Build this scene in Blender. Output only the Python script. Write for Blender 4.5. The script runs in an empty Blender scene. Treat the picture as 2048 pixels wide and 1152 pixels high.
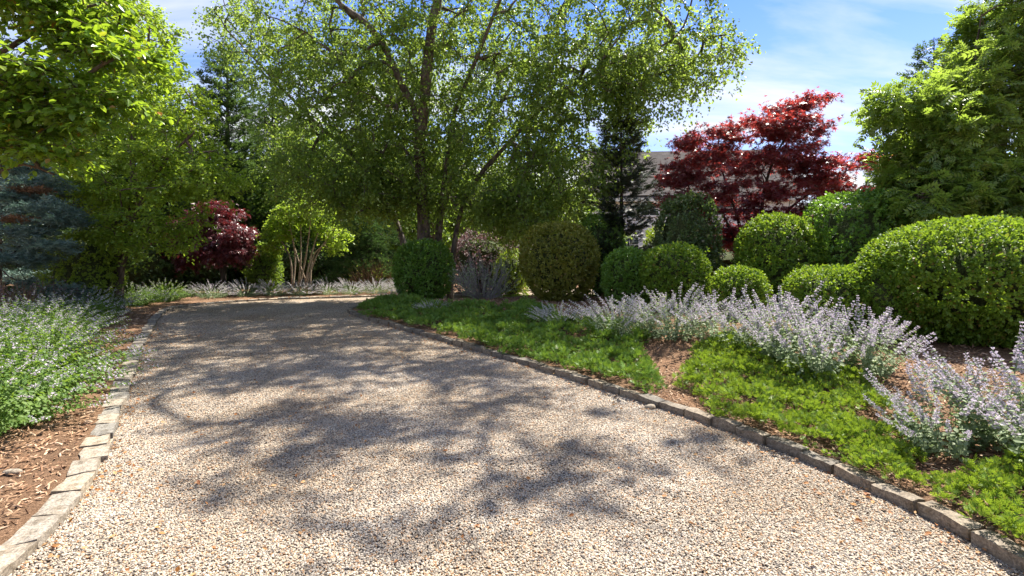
import bpy, math, numpy as np
from mathutils import Vector, Matrix
rng = np.random.default_rng(11)
sc = bpy.context.scene
COL = sc.collection
R = math.radians

# ------------------------------------------------------------------ camera
CAM_H, F = 1.4, 1024.0          # eye height (m), focal length in photo pixels
cam_d = bpy.data.cameras.new('camera'); cam = bpy.data.objects.new('camera', cam_d)
COL.objects.link(cam); sc.camera = cam
cam_d.sensor_width = 36; cam_d.lens = 36 * F / 2048; cam_d.shift_y = -76 / 2048
cam_d.clip_start = .05; cam_d.clip_end = 2000
cam.location = (0, 0, CAM_H); cam.rotation_euler = (R(90), 0, 0)

# ------------------------------------------------------------------ sky and sun
SUN_EL, SUN_AZ = 59, 42          # azimuth to the right of the view direction (+Y)
world = bpy.data.worlds.new('World'); sc.world = world; world.use_nodes = True
nt = world.node_tree; N = nt.nodes; LK = nt.links
bg = N['Background']; bg.inputs['Strength'].default_value = .15
sky = N.new('ShaderNodeTexSky'); sky.sky_type = 'NISHITA'; sky.sun_disc = False
sky.sun_elevation = R(SUN_EL); sky.sun_rotation = R(SUN_AZ)
sky.air_density = .9; sky.dust_density = .25; sky.ozone_density = 2.5
tc = N.new('ShaderNodeTexCoord'); sep = N.new('ShaderNodeSeparateXYZ'); LK.new(tc.outputs['Generated'], sep.inputs[0])
def wm(op, a, b, clamp=False):
    n = N.new('ShaderNodeMath'); n.operation = op; n.use_clamp = clamp
    for i, v in enumerate((a, b)):
        if isinstance(v, (int, float)): n.inputs[i].default_value = v
        else: LK.new(v, n.inputs[i])
    return n.outputs[0]
zz = wm('ADD', wm('MAXIMUM', sep.outputs[2], 0), .22)
cmb = N.new('ShaderNodeCombineXYZ')
LK.new(wm('DIVIDE', sep.outputs[0], zz), cmb.inputs[0]); LK.new(wm('DIVIDE', sep.outputs[1], zz), cmb.inputs[1])
mp = N.new('ShaderNodeMapping'); LK.new(cmb.outputs[0], mp.inputs[0])
mp.inputs['Rotation'].default_value = (0, 0, R(-22)); mp.inputs['Scale'].default_value = (.38, 1.25, 1)
mp.inputs['Location'].default_value = (2.3, .4, 0)
nz = N.new('ShaderNodeTexNoise'); LK.new(mp.outputs[0], nz.inputs['Vector'])
nz.inputs['Scale'].default_value = 1.9; nz.inputs['Detail'].default_value = 7; nz.inputs['Roughness'].default_value = .55
nz.inputs['Distortion'].default_value = .5
cr = N.new('ShaderNodeValToRGB'); LK.new(nz.outputs['Fac'], cr.inputs[0])
cr.color_ramp.elements[0].position = .41; cr.color_ramp.elements[0].color = (0, 0, 0, 1)
cr.color_ramp.elements[1].position = .63; cr.color_ramp.elements[1].color = (1, 1, 1, 1)
low = wm('SUBTRACT', 1, wm('DIVIDE', sep.outputs[2], .45, True), True)          # more veil near the horizon
fac = wm('ADD', wm('MULTIPLY', cr.outputs[0], .75), wm('MULTIPLY', wm('POWER', low, 1.6), .8), True)
mx = N.new('ShaderNodeMix'); mx.data_type = 'RGBA'; LK.new(fac, mx.inputs[0])
tint = N.new('ShaderNodeMix'); tint.data_type = 'RGBA'; tint.blend_type = 'MULTIPLY'; tint.inputs[0].default_value = 1
LK.new(sky.outputs[0], tint.inputs[6]); tint.inputs[7].default_value = (.24, .315, .49, 1)
LK.new(tint.outputs[2], mx.inputs[6]); mx.inputs[7].default_value = (2.05, 2.12, 2.2, 1)
LK.new(mx.outputs[2], bg.inputs[0])
sun_d = bpy.data.lights.new('sun', 'SUN'); sun_d.energy = 4.1; sun_d.angle = R(.6); sun_d.color = (1, .94, .84)
sun = bpy.data.objects.new('sun', sun_d); COL.objects.link(sun)
sdir = Vector((math.sin(R(SUN_AZ)) * math.cos(R(SUN_EL)), math.cos(R(SUN_AZ)) * math.cos(R(SUN_EL)), math.sin(R(SUN_EL))))
sun.rotation_euler = (-sdir).to_track_quat('-Z', 'Y').to_euler(); sun.location = (20, 30, 40)
vs = sc.view_settings; vs.view_transform = 'Standard'; vs.look = 'None'; vs.gamma = 1; vs.use_curve_mapping = False
vs.exposure = 1.85
sc.cycles.max_bounces = 12; sc.cycles.diffuse_bounces = 7; sc.cycles.transmission_bounces = 8

# ------------------------------------------------------------------ helpers
def G(px, py, z=0.0):
    """point of the ground at height z seen at photo pixel (px, py)"""
    d = (CAM_H - z) * F / (py - 500.0)
    return (px - 1024) / F * d, d
def X(px, d): return (px - 1024) / F * d
def Z(py, d): return CAM_H - (py - 500) / F * d

def unit(a):
    return a / np.maximum(np.linalg.norm(a, axis=-1, keepdims=True), 1e-9)

def mesh_data(name, V, faces, smooth=False):
    if not isinstance(faces, (list, tuple)): faces = [faces]
    faces = [np.asarray(f, dtype=np.int32) for f in faces if len(f)]
    me = bpy.data.meshes.new(name)
    V = np.asarray(V, dtype=np.float32)
    me.vertices.add(len(V)); me.vertices.foreach_set('co', V.ravel())
    idx = np.concatenate([f.ravel() for f in faces])
    tot = np.concatenate([np.full(len(f), f.shape[1], dtype=np.int32) for f in faces])
    me.loops.add(len(idx)); me.polygons.add(len(tot))
    st = np.concatenate([[0], np.cumsum(tot)[:-1]]).astype(np.int32)
    me.polygons.foreach_set('loop_start', st)
    me.loops.foreach_set('vertex_index', idx)
    me.polygons.foreach_set('use_smooth', np.full(len(tot), smooth, dtype=bool))
    me.update(calc_edges=True)
    return me

def obj(name, me, mat=None, parent=None, loc=None, kind=None):
    o = bpy.data.objects.new(name, me); COL.objects.link(o)
    if mat is not None and not me.materials: me.materials.append(mat)
    if parent is not None: o.parent = parent
    if loc is not None: o.location = loc
    if kind: o['kind'] = kind
    return o
def part(name, V, faces, mat, parent=None, smooth=False, kind=None):
    return obj(name, mesh_data(name, V, faces, smooth), mat, parent, kind=kind)
def tag(o, label, cat, group=None):
    o['label'] = label; o['category'] = cat
    if group: o['group'] = group
    return o
def thing(name, label, cat, loc=(0, 0, 0), rz=0, group=None):
    o = bpy.data.objects.new(name, None); COL.objects.link(o); o.location = loc; o.rotation_euler = (0, 0, rz)
    o.empty_display_size = .2
    return tag(o, label, cat, group)

class Acc:
    """collects geometry into one mesh"""
    def __init__(s): s.V = []; s.F = {}; s.n = 0
    def add(s, V, F):
        V = np.asarray(V, float).reshape(-1, 3); F = np.asarray(F)
        if len(F) == 0: return s
        s.V.append(V); s.F.setdefault(F.shape[1], []).append(F + s.n); s.n += len(V); return s
    def out(s): return np.concatenate(s.V), [np.concatenate(f) for f in s.F.values()]
    def part(s, name, mat, parent=None, smooth=False, kind=None):
        V, Fs = s.out(); return part(name, V, Fs, mat, parent, smooth, kind)

def box(c, size, rz=0):
    sx, sy, sz = [v / 2 for v in size]
    V = np.array([(x * sx, y * sy, z * sz) for x in (-1, 1) for y in (-1, 1) for z in (-1, 1)], float)
    if rz:
        c_, s_ = math.cos(rz), math.sin(rz); V = np.c_[V[:, 0] * c_ - V[:, 1] * s_, V[:, 0] * s_ + V[:, 1] * c_, V[:, 2]]
    return V + np.array(c), np.array([(0, 1, 3, 2), (4, 6, 7, 5), (0, 4, 5, 1), (2, 3, 7, 6), (0, 2, 6, 4), (1, 5, 7, 3)])

def tube(P, r, k=7):
    P = np.asarray(P, float); m = len(P); r = np.broadcast_to(r, (m,))
    T = unit(np.gradient(P, axis=0))
    ref = np.array([0, 1, 0.]) if abs(T[:, 1]).mean() < .8 else np.array([1, 0, 0.])
    A = unit(np.cross(T, ref)); B = np.cross(T, A)
    a = np.linspace(0, 2 * np.pi, k, endpoint=False)
    V = P[:, None] + r[:, None, None] * (np.cos(a)[None, :, None] * A[:, None] + np.sin(a)[None, :, None] * B[:, None])
    i = np.arange(m - 1)[:, None] * k; j = np.arange(k)[None]; jn = (j + 1) % k
    Fq = np.stack([i + j, i + jn, i + k + jn, i + k + j], -1).reshape(-1, 4)
    return V.reshape(-1, 3), Fq

def sticks(P0, P1, r0, r1):
    """many straight three-sided sticks"""
    P0 = np.asarray(P0, float); P1 = np.asarray(P1, float); n = len(P0)
    T = unit(P1 - P0); ref = np.where(abs(T[:, 2:3]) > .9, [[1, 0, 0.]], [[0, 0, 1.]])
    A = unit(np.cross(T, ref)); B = np.cross(T, A)
    r0 = np.broadcast_to(r0, (n,)); r1 = np.broadcast_to(r1, (n,))
    V = np.zeros((n, 6, 3))
    for k in range(3):
        c, s = math.cos(k * 2.0944), math.sin(k * 2.0944)
        d = c * A + s * B
        V[:, k] = P0 + r0[:, None] * d; V[:, 3 + k] = P1 + r1[:, None] * d
    Fq = np.array([(0, 1, 4, 3), (1, 2, 5, 4), (2, 0, 3, 5)])
    return V.reshape(-1, 3), (Fq[None] + 6 * np.arange(n)[:, None, None]).reshape(-1, 4)

# leaf templates: (along, sideways, up), triangles
T_QUAD = (np.array([(0, 0, 0), (.45, .33, .07), (1, 0, -.06), (.45, -.33, .07)]), np.array([(0, 1, 2), (0, 2, 3)]))
T_NARROW = (np.array([(0, 0, 0), (.4, .17, .05), (1, 0, -.05), (.4, -.17, .05)]), np.array([(0, 1, 2), (0, 2, 3)]))
T_BLADE = (np.array([(0, 0, 0), (.3, .26, .05), (.7, .22, .03), (1, 0, -.1), (.7, -.22, .03), (.3, -.26, .05), (.5, 0, -.02)]),
           np.array([(0, 1, 6), (1, 2, 6), (2, 3, 6), (3, 4, 6), (4, 5, 6), (5, 0, 6)]))
def _maple():
    V = []; Fm = []
    for a, l in ((-105, .5), (-55, .8), (0, 1), (55, .8), (105, .5)):
        a = R(a); ca, sa = math.cos(a), math.sin(a); b = len(V)
        for (u, v, w) in ((.05, .13, .02), (l, 0, -.12 * l), (.05, -.13, .02)):
            V.append((.15 + u * ca - v * sa, u * sa + v * ca, w))
        Fm += [(b, b + 1, b + 2)]
    return np.array(V), np.array(Fm)
T_MAPLE = _maple()
def _pinnate(pairs=4, droop=.18):
    V = []; Fm = []
    def leaflet(o, a, l):
        b = len(V); ca, sa = math.cos(a), math.sin(a)
        for (u, v, w) in ((0, 0, 0), (.45, .23, .05), (1, 0, -.14), (.45, -.23, .05)):
            u *= l; v *= l; w *= l
            V.append((o + u * ca - v * sa, u * sa + v * ca, w - droop * o * o))
        Fm.extend([(b, b + 1, b + 2), (b, b + 2, b + 3)])
    for i in range(pairs):
        o = .18 + .66 * i / (pairs - 1)
        for s in (-1, 1): leaflet(o, s * R(62 - 5 * i), .46 - .02 * abs(i - 2))
    leaflet(.86, 0, .44)
    b = len(V)
    V.extend([(0, .012, 0), (0, -.012, 0), (.9, 0, -droop * .8)]); Fm.append((b, b + 1, b + 2))
    return np.array(V), np.array(Fm)
T_PINNATE = _pinnate()
def _shoot(n=7, spread=.32):
    V = []; Fm = []
    for i in range(n):
        a = i * 2.4; o = .75 * i / n; b = len(V)
        c, s = math.cos(a) * spread, math.sin(a) * spread * .7
        V += [(o, -.05 * s / spread - .03, .05 * c / spread), (o, .05 * s / spread + .03, -.05 * c / spread), (o + .34, c, s)]
        Fm.append((b, b + 1, b + 2))
    return np.array(V), np.array(Fm)
T_SHOOT = _shoot()
def _spray():
    V = []; Fm = []
    for i, (o, a, l) in enumerate(((0, 0, 1), (.15, .75, .5), (.2, -.75, .55), (.42, .65, .42), (.48, -.65, .4), (.68, .5, .28), (.7, -.5, .28))):
        b = len(V); ca, sa = math.cos(a), math.sin(a); w = .085 if i else .06
        for u, v in ((l * .1, w), (l, 0), (l * .1, -w)):
            V.append((o + u * ca - v * sa, u * sa + v * ca, .12 * (o + u) ** 2 + .04 * math.sin(i * 3)))
        Fm += [(b, b + 1, b + 2)]
    return np.array(V), np.array(Fm)
T_SPRAY = _spray()

def scatter(P, D, Nn, S, T, wid=1.0):
    tv, tf = T; n = len(P)
    D = unit(D); Sd = unit(np.cross(Nn, D)); Nn = np.cross(D, Sd)
    S = np.broadcast_to(S, (n,))
    V = P[:, None] + S[:, None, None] * (tv[None, :, 0:1] * D[:, None] + wid * tv[None, :, 1:2] * Sd[:, None] + tv[None, :, 2:3] * Nn[:, None])
    Fm = tf[None] + len(tv) * np.arange(n)[:, None, None]
    return V.reshape(-1, 3), Fm.reshape(-1, tf.shape[1])
def rnd(n): return unit(rng.normal(size=(n, 3)))
_ph = rng.uniform(0, 6.28, (40, 4)); _dr = unit(rng.normal(size=(40, 3)))
def wob(P, f, k=8, o=0):
    """cheap smooth noise in [-1, 1]"""
    P = np.asarray(P, float); s = 0
    for i in range(k):
        d = _dr[(i + o) % 40] * f * (1 + .17 * i)
        s = s + np.sin(P @ d + _ph[(i + o) % 40, 0])
    return s / k * 1.6

# ------------------------------------------------------------------ materials
def new_mat(name):
    m = bpy.data.materials.new(name); m.use_nodes = True
    for n in list(m.node_tree.nodes): m.node_tree.nodes.remove(n)
    return m, m.node_tree.nodes, m.node_tree.links
def nmix(Nd, L, fac, a, b, mode='MIX'):
    n = Nd.new('ShaderNodeMix'); n.data_type = 'RGBA'; n.blend_type = mode
    for sk, v in ((n.inputs[0], fac), (n.inputs[6], a), (n.inputs[7], b)):
        if isinstance(v, (int, float)): sk.default_value = v
        elif isinstance(v, tuple): sk.default_value = (*v, 1) if len(v) == 3 else v
        else: L.new(v, sk)
    return n.outputs[2]
def ramp(Nd, L, src, stops, interp='LINEAR'):
    r = Nd.new('ShaderNodeValToRGB'); r.color_ramp.interpolation = interp
    while len(r.color_ramp.elements) < len(stops): r.color_ramp.elements.new(.5)
    for e, (p, c) in zip(r.color_ramp.elements, stops): e.position = p; e.color = (*c, 1) if len(c) == 3 else c
    L.new(src, r.inputs[0]); return r.outputs[0]
def noise(Nd, L, scale, detail=4, rough=.5, vec=None, dist=0):
    n = Nd.new('ShaderNodeTexNoise'); n.inputs['Scale'].default_value = scale
    n.inputs['Detail'].default_value = detail; n.inputs['Roughness'].default_value = rough; n.inputs['Distortion'].default_value = dist
    if vec is not None: L.new(vec, n.inputs['Vector'])
    return n.outputs['Fac']
def objvec(Nd, L, scale=None):
    t = Nd.new('ShaderNodeTexCoord')
    if scale is None: return t.outputs['Object']
    m = Nd.new('ShaderNodeMapping'); m.inputs['Scale'].default_value = scale; L.new(t.outputs['Object'], m.inputs[0]); return m.outputs[0]

DARK = ('dark_evergreen_leaf',)
def leaf_mat(name, cols, trans, tf=.38, rough=.42, spec=.4, rare=None, nscale=.8, perobj=False, gain=1.28):
    """cols: list of leaf colours picked leaf by leaf; trans: colour of light through the leaf"""
    if name in DARK: gain = .85
    if not any(w_ in name for w_ in ('chip', 'dry', 'flower', 'catmint')): cols = [tuple(min(v_ * gain, .9) for v_ in c_) for c_ in cols]; trans = tuple(min(v_ * 1.18, .85) for v_ in trans)
    m, Nd, L = new_mat(name)
    g = Nd.new('ShaderNodeNewGeometry')
    rnd_ = g.outputs['Random Per Island']
    if perobj:
        oi = Nd.new('ShaderNodeObjectInfo'); rnd_ = oi.outputs['Random']
    k = len(cols)
    stops = [(i / max(k - 1, 1) * .94, c) for i, c in enumerate(cols)]
    if rare: stops += [(.955, cols[-1]), (.965, rare)]
    c = ramp(Nd, L, rnd_, stops)
    nf = noise(Nd, L, nscale, 3, .5, objvec(Nd, L))
    c = nmix(Nd, L, ramp(Nd, L, nf, [(.35, (0, 0, 0)), (.65, (1, 1, 1))]), nmix(Nd, L, 1., c, (.82, .84, .8), 'MULTIPLY'), nmix(Nd, L, 1., c, (1.22, 1.16, 1.1), 'MULTIPLY'))
    p = Nd.new('ShaderNodeBsdfPrincipled'); L.new(c, p.inputs['Base Color'])
    p.inputs['Roughness'].default_value = rough; p.inputs['Specular IOR Level'].default_value = spec
    t = Nd.new('ShaderNodeBsdfTranslucent')
    tcx = nmix(Nd, L, .35, trans, c)
    tcx = nmix(Nd, L, ramp(Nd, L, nf, [(.3, (0, 0, 0)), (.7, (1, 1, 1))]), nmix(Nd, L, 1., tcx, (.85, .9, .8), 'MULTIPLY'), tcx)
    L.new(tcx, t.inputs[0])
    ms = Nd.new('ShaderNodeMixShader'); ms.inputs[0].default_value = tf
    L.new(p.outputs[0], ms.inputs[1]); L.new(t.outputs[0], ms.inputs[2])
    o = Nd.new('ShaderNodeOutputMaterial'); L.new(ms.outputs[0], o.inputs[0])
    return m
def solid_mat(name, stops, scale=8, rough=.8, bump=.3, bscale=40, stretch=(1, 1, 1), detail=5, spec=.3, bdist=.01):
    m, Nd, L = new_mat(name); v = objvec(Nd, L, stretch)
    c = ramp(Nd, L, noise(Nd, L, scale, detail, .6, v, .3), stops)
    p = Nd.new('ShaderNodeBsdfPrincipled'); L.new(c, p.inputs['Base Color']); p.inputs['Roughness'].default_value = rough
    p.inputs['Specular IOR Level'].default_value = spec
    if bump:
        b = Nd.new('ShaderNodeBump'); b.inputs['Strength'].default_value = bump; b.inputs['Distance'].default_value = bdist
        L.new(noise(Nd, L, bscale, 5, .6, v), b.inputs['Height']); L.new(b.outputs[0], p.inputs['Normal'])
    o = Nd.new('ShaderNodeOutputMaterial'); L.new(p.outputs[0], o.inputs[0]); return m

M = {}
M['bark'] = solid_mat('bark', [(.3, (.045, .032, .022)), (.5, (.11, .08, .055)), (.7, (.2, .15, .11))], 5, .9, .9, 14, (2, 2, .5), bdist=.03)
M['bark_peel'] = solid_mat('peeling_bark', [(.3, (.045, .038, .031)), (.48, (.10, .083, .067)), (.62, (.17, .142, .118)), (.75, (.3, .26, .22))], 6, .85, 1, 12, (1.5, 1.5, .7), bdist=.04)
M['bark_dark'] = solid_mat('dark_bark', [(.3, (.03, .024, .018)), (.7, (.08, .06, .045))], 8, .9, .8, 20, (2, 2, .5), bdist=.02)
M['bark_pale'] = solid_mat('pale_bark', [(.3, (.2, .14, .09)), (.7, (.42, .33, .24))], 8, .8, .4, 20)
M['twig_grey'] = solid_mat('grey_twig', [(.3, (.12, .11, .10)), (.7, (.27, .25, .23))], 20, .85, .2)
M['twig_brown'] = solid_mat('brown_twig', [(.3, (.10, .06, .035)), (.7, (.26, .16, .09))], 12, .85, .2)
M['birch_leaf'] = leaf_mat('birch_leaf', [(.05, .095, .018), (.08, .14, .026), (.11, .17, .034), (.065, .12, .03)], (.42, .54, .075), .54, .38, .45, nscale=.5)
M['cherry_leaf'] = leaf_mat('soft_green_leaf', [(.08, .15, .02), (.11, .19, .026), (.14, .21, .036)], (.52, .66, .05), .54, .42, .35, nscale=.7)
M['near_leaf'] = leaf_mat('near_leaf', [(.05, .12, .014), (.08, .155, .018), (.12, .19, .024)], (.44, .60, .03), .44, .32, .5, rare=(.30, .13, .03), nscale=1.2)
M['ash_leaf'] = leaf_mat('compound_leaf', [(.065, .12, .024), (.095, .16, .03), (.13, .19, .045)], (.42, .56, .06), .46, .3, .6, nscale=.9)
M['box_bright'] = leaf_mat('boxwood_leaf', [(.06, .12, .014), (.09, .165, .018), (.13, .21, .024)], (.38, .52, .03), .34, .44, .35, rare=(.20, .13, .04), nscale=1.5)
M['box_deep'] = leaf_mat('deep_boxwood_leaf', [(.055, .125, .02), (.08, .16, .024), (.105, .18, .03)], (.28, .5, .03), .34, .35, .45, nscale=2)
M['box_olive'] = leaf_mat('olive_boxwood_leaf', [(.10, .12, .02), (.14, .155, .026), (.19, .19, .034)], (.42, .46, .03), .36, .38, .45, rare=(.22, .15, .05), nscale=2)
M['privet'] = leaf_mat('privet_leaf', [(.04, .08, .022), (.06, .10, .03), (.09, .12, .05)], (.2, .3, .04), .3, .35, .45, rare=(.22, .2, .12), nscale=1.5)
M['shrub_lime'] = leaf_mat('lime_leaf', [(.09, .16, .02), (.13, .2, .025), (.16, .22, .03)], (.45, .55, .03), .4, .4, .35)
M['dark_green'] = leaf_mat('dark_evergreen_leaf', [(.03, .06, .02), (.042, .08, .024), (.06, .105, .03)], (.16, .26, .05), .3, .45, .35, nscale=.6)
M['wood_green'] = leaf_mat('woodland_leaf', [(.06, .11, .02), (.085, .145, .026), (.11, .18, .03)], (.42, .56, .06), .44, .45, .3, nscale=.3)
M['blue_needle'] = leaf_mat('blue_spruce_needle', [(.06, .11, .09), (.09, .145, .125), (.13, .18, .16)], (.10, .2, .14), .15, .55, .3, nscale=1.5)
M['green_needle'] = leaf_mat('green_needle', [(.03, .065, .025), (.045, .09, .03), (.08, .13, .045)], (.12, .22, .05), .2, .5, .3, nscale=1)
M['black_needle'] = leaf_mat('dark_needle', [(.018, .03, .02), (.028, .042, .026), (.035, .05, .03)], (.05, .08, .03), .12, .5, .3, nscale=1.5)
M['brown_needle'] = leaf_mat('dead_brown_needle', [(.13, .08, .045), (.2, .12, .07)], (.2, .1, .05), .1, .7, .2)
M['red_leaf'] = leaf_mat('red_maple_leaf', [(.045, .014, .02), (.075, .018, .026), (.13, .03, .04), (.17, .10, .11)], (.74, .07, .05), .42, .34, .6, nscale=1.4)
M['purple_leaf'] = leaf_mat('purple_maple_leaf', [(.045, .012, .018), (.075, .018, .026), (.11, .028, .035)], (.42, .05, .05), .25, .36, .6, nscale=1.4)
M['dusty_leaf'] = leaf_mat('dusty_purple_leaf', [(.07, .05, .055), (.12, .09, .09), (.2, .13, .14)], (.25, .12, .12), .25, .5, .4, nscale=2)
M['nepeta_leaf'] = leaf_mat('catmint_leaf', [(.15, .21, .10), (.21, .28, .15), (.29, .35, .22)], (.34, .46, .14), .34, .6, .3, nscale=3)
M['nepeta_green'] = leaf_mat('green_catmint_leaf', [(.06, .13, .022), (.09, .17, .03), (.13, .21, .05)], (.34, .50, .05), .4, .55, .3, nscale=3)
M['nepeta_flower'] = leaf_mat('catmint_flower', [(.44, .40, .50), (.55, .50, .60), (.70, .66, .71)], (.62, .52, .70), .3, .7, .2, nscale=4)
M['juniper'] = leaf_mat('creeping_juniper', [(.07, .135, .016), (.10, .175, .02), (.15, .215, .03)], (.36, .48, .03), .32, .5, .3, rare=(.22, .15, .03), nscale=2.5)
M['juniper_cool'] = leaf_mat('cool_creeping_juniper', [(.055, .12, .02), (.08, .155, .025), (.12, .195, .03)], (.28, .42, .035), .25, .5, .3, rare=(.18, .14, .03), nscale=2.5)
M['grass'] = leaf_mat('lawn_grass', [(.10, .17, .02), (.14, .22, .03)], (.3, .45, .03), .35, .5, .2)
M['dry_leaf'] = leaf_mat('dry_leaf', [(.24, .09, .03), (.36, .16, .05), (.42, .26, .12), (.2, .1, .05)], (.5, .2, .05), .2, .6, .3)
M['chip'] = leaf_mat('mulch_chip', [(.13, .07, .04), (.25, .15, .09), (.38, .25, .16), (.18, .095, .055), (.48, .36, .26)], (.1, .05, .03), .0, .85, .2, nscale=2)
M['white'] = solid_mat('white_paint', [(.3, (.70, .71, .71)), (.7, (.80, .80, .79))], 3, .55, .1)
M['trim'] = solid_mat('cream_trim', [(.3, (.62, .63, .56)), (.7, (.72, .72, .64))], 3, .5, .05)
M['fence'] = solid_mat('weathered_timber', [(.3, (.10, .085, .07)), (.7, (.2, .17, .14))], 6, .85, .4, 30, (.3, 1, 3))
M['greywood'] = solid_mat('grey_painted_wood', [(.3, (.2, .22, .25)), (.7, (.28, .3, .33))], 6, .7, .2)
def glass_mat():
    m, Nd, L = new_mat('window_glass'); p = Nd.new('ShaderNodeBsdfPrincipled')
    p.inputs['Base Color'].default_value = (.03, .04, .045, 1); p.inputs['Roughness'].default_value = .06; p.inputs['Specular IOR Level'].default_value = .8
    o = Nd.new('ShaderNodeOutputMaterial'); L.new(p.outputs[0], o.inputs[0]); return m
M['glass'] = glass_mat()
def roof_mat():
    m, Nd, L = new_mat('asphalt_shingle'); v = objvec(Nd, L)
    b = Nd.new('ShaderNodeTexBrick'); L.new(v, b.inputs['Vector']); b.inputs['Scale'].default_value = 1.0
    b.inputs['Brick Width'].default_value = .3; b.inputs['Row Height'].default_value = .13; b.inputs['Mortar Size'].default_value = .012
    b.inputs['Color1'].default_value = (.06, .055, .053, 1); b.inputs['Color2'].default_value = (.11, .10, .095, 1); b.inputs['Mortar'].default_value = (.07, .065, .06, 1)
    c = nmix(Nd, L, ramp(Nd, L, noise(Nd, L, 1.5, 5, .6, v), [(.35, (0, 0, 0)), (.65, (1, 1, 1))]), b.outputs[0], nmix(Nd, L, 1., b.outputs[0], (1.3, 1.25, 1.2), 'MULTIPLY'))
    p = Nd.new('ShaderNodeBsdfPrincipled'); L.new(c, p.inputs['Base Color']); p.inputs['Roughness'].default_value = 1; p.inputs['Specular IOR Level'].default_value = .05
    o = Nd.new('ShaderNodeOutputMaterial'); L.new(p.outputs[0], o.inputs[0]); return m
M['roof'] = roof_mat()
def granite(name='granite_block', tn=(1, 1, 1)):
    m, Nd, L = new_mat(name); v = objvec(Nd, L)
    oi = Nd.new('ShaderNodeObjectInfo')
    c = ramp(Nd, L, noise(Nd, L, 90, 3, .7, v), [(.3, (.13, .125, .12)), (.5, (.30, .285, .26)), (.68, (.46, .44, .40))])
    st = ramp(Nd, L, noise(Nd, L, 14, 6, .7, v), [(.42, (1, 1, 1)), (.62, (.5, .45, .38))])
    c = nmix(Nd, L, 1., c, st, 'MULTIPLY')
    tone = ramp(Nd, L, oi.outputs['Random'], [(0, (.78, .8, .82)), (.5, (1.05, 1, .95)), (1, (1.3, 1.2, 1.05))])
    c = nmix(Nd, L, 1., c, tone, 'MULTIPLY'); c = nmix(Nd, L, 1., c, tn, 'MULTIPLY')
    p = Nd.new('ShaderNodeBsdfPrincipled'); L.new(c, p.inputs['Base Color']); p.inputs['Roughness'].default_value = .85
    b = Nd.new('ShaderNodeBump'); b.inputs['Strength'].default_value = .8; b.inputs['Distance'].default_value = .006
    L.new(noise(Nd, L, 45, 6, .7, v), b.inputs['Height']); L.new(b.outputs[0], p.inputs['Normal'])
    o = Nd.new('ShaderNodeOutputMaterial'); L.new(p.outputs[0], o.inputs[0]); return m
M['granite'] = granite(tn=(.80, .76, .70)); M['granite_shaded'] = granite('shaded_granite_block', (.58, .53, .47))  # second one is darker and browner: the right kerb's shade put into its colour
PEB = [(0, (.10, .088, .08)), (.12, (.18, .16, .14)), (.28, (.275, .24, .195)), (.46, (.365, .315, .25)), (.64, (.44, .385, .31)), (.8, (.54, .49, .415)), (.92, (.38, .24, .13)), (1, (.33, .19, .10))]
def gravel_sheet():
    m, Nd, L = new_mat('gravel_bed'); v = objvec(Nd, L)
    vo = Nd.new('ShaderNodeTexVoronoi'); vo.inputs['Scale'].default_value = 62; vo.inputs['Randomness'].default_value = 1; L.new(v, vo.inputs['Vector'])
    sp = Nd.new('ShaderNodeSeparateColor'); L.new(vo.outputs['Color'], sp.inputs[0])
    c = ramp(Nd, L, sp.outputs[0], PEB)
    edge = ramp(Nd, L, vo.outputs['Distance'], [(.4, (1, 1, 1)), (.8, (.55, .5, .44))])
    c = nmix(Nd, L, 1., c, edge, 'MULTIPLY')
    dirt = ramp(Nd, L, noise(Nd, L, .8, 6, .6, v), [(.38, (1.04, 1.03, 1.02)), (.66, (.78, .71, .62))])
    c = nmix(Nd, L, 1., c, dirt, 'MULTIPLY')
    p = Nd.new('ShaderNodeBsdfPrincipled'); L.new(c, p.inputs['Base Color']); p.inputs['Roughness'].default_value = .9; p.inputs['Specular IOR Level'].default_value = .2
    b = Nd.new('ShaderNodeBump'); b.inputs['Strength'].default_value = 1; b.inputs['Distance'].default_value = .012; b.invert = True
    L.new(vo.outputs['Distance'], b.inputs['Height']); L.new(b.outputs[0], p.inputs['Normal'])
    o = Nd.new('ShaderNodeOutputMaterial'); L.new(p.outputs[0], o.inputs[0]); return m
M['gravel'] = gravel_sheet()
def pebble_mat():
    m, Nd, L = new_mat('pebble'); oi = Nd.new('ShaderNodeObjectInfo')
    c = ramp(Nd, L, oi.outputs['Random'], PEB)
    g = Nd.new('ShaderNodeNewGeometry')
    dirt = ramp(Nd, L, noise(Nd, L, .8, 6, .6, g.outputs['Position']), [(.38, (1.04, 1.03, 1.02)), (.66, (.78, .71, .62))])
    c = nmix(Nd, L, 1., c, dirt, 'MULTIPLY')
    p = Nd.new('ShaderNodeBsdfPrincipled'); L.new(c, p.inputs['Base Color']); p.inputs['Roughness'].default_value = .7; p.inputs['Specular IOR Level'].default_value = .3
    o = Nd.new('ShaderNodeOutputMaterial'); L.new(p.outputs[0], o.inputs[0]); return m
M['pebble'] = pebble_mat()
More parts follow.
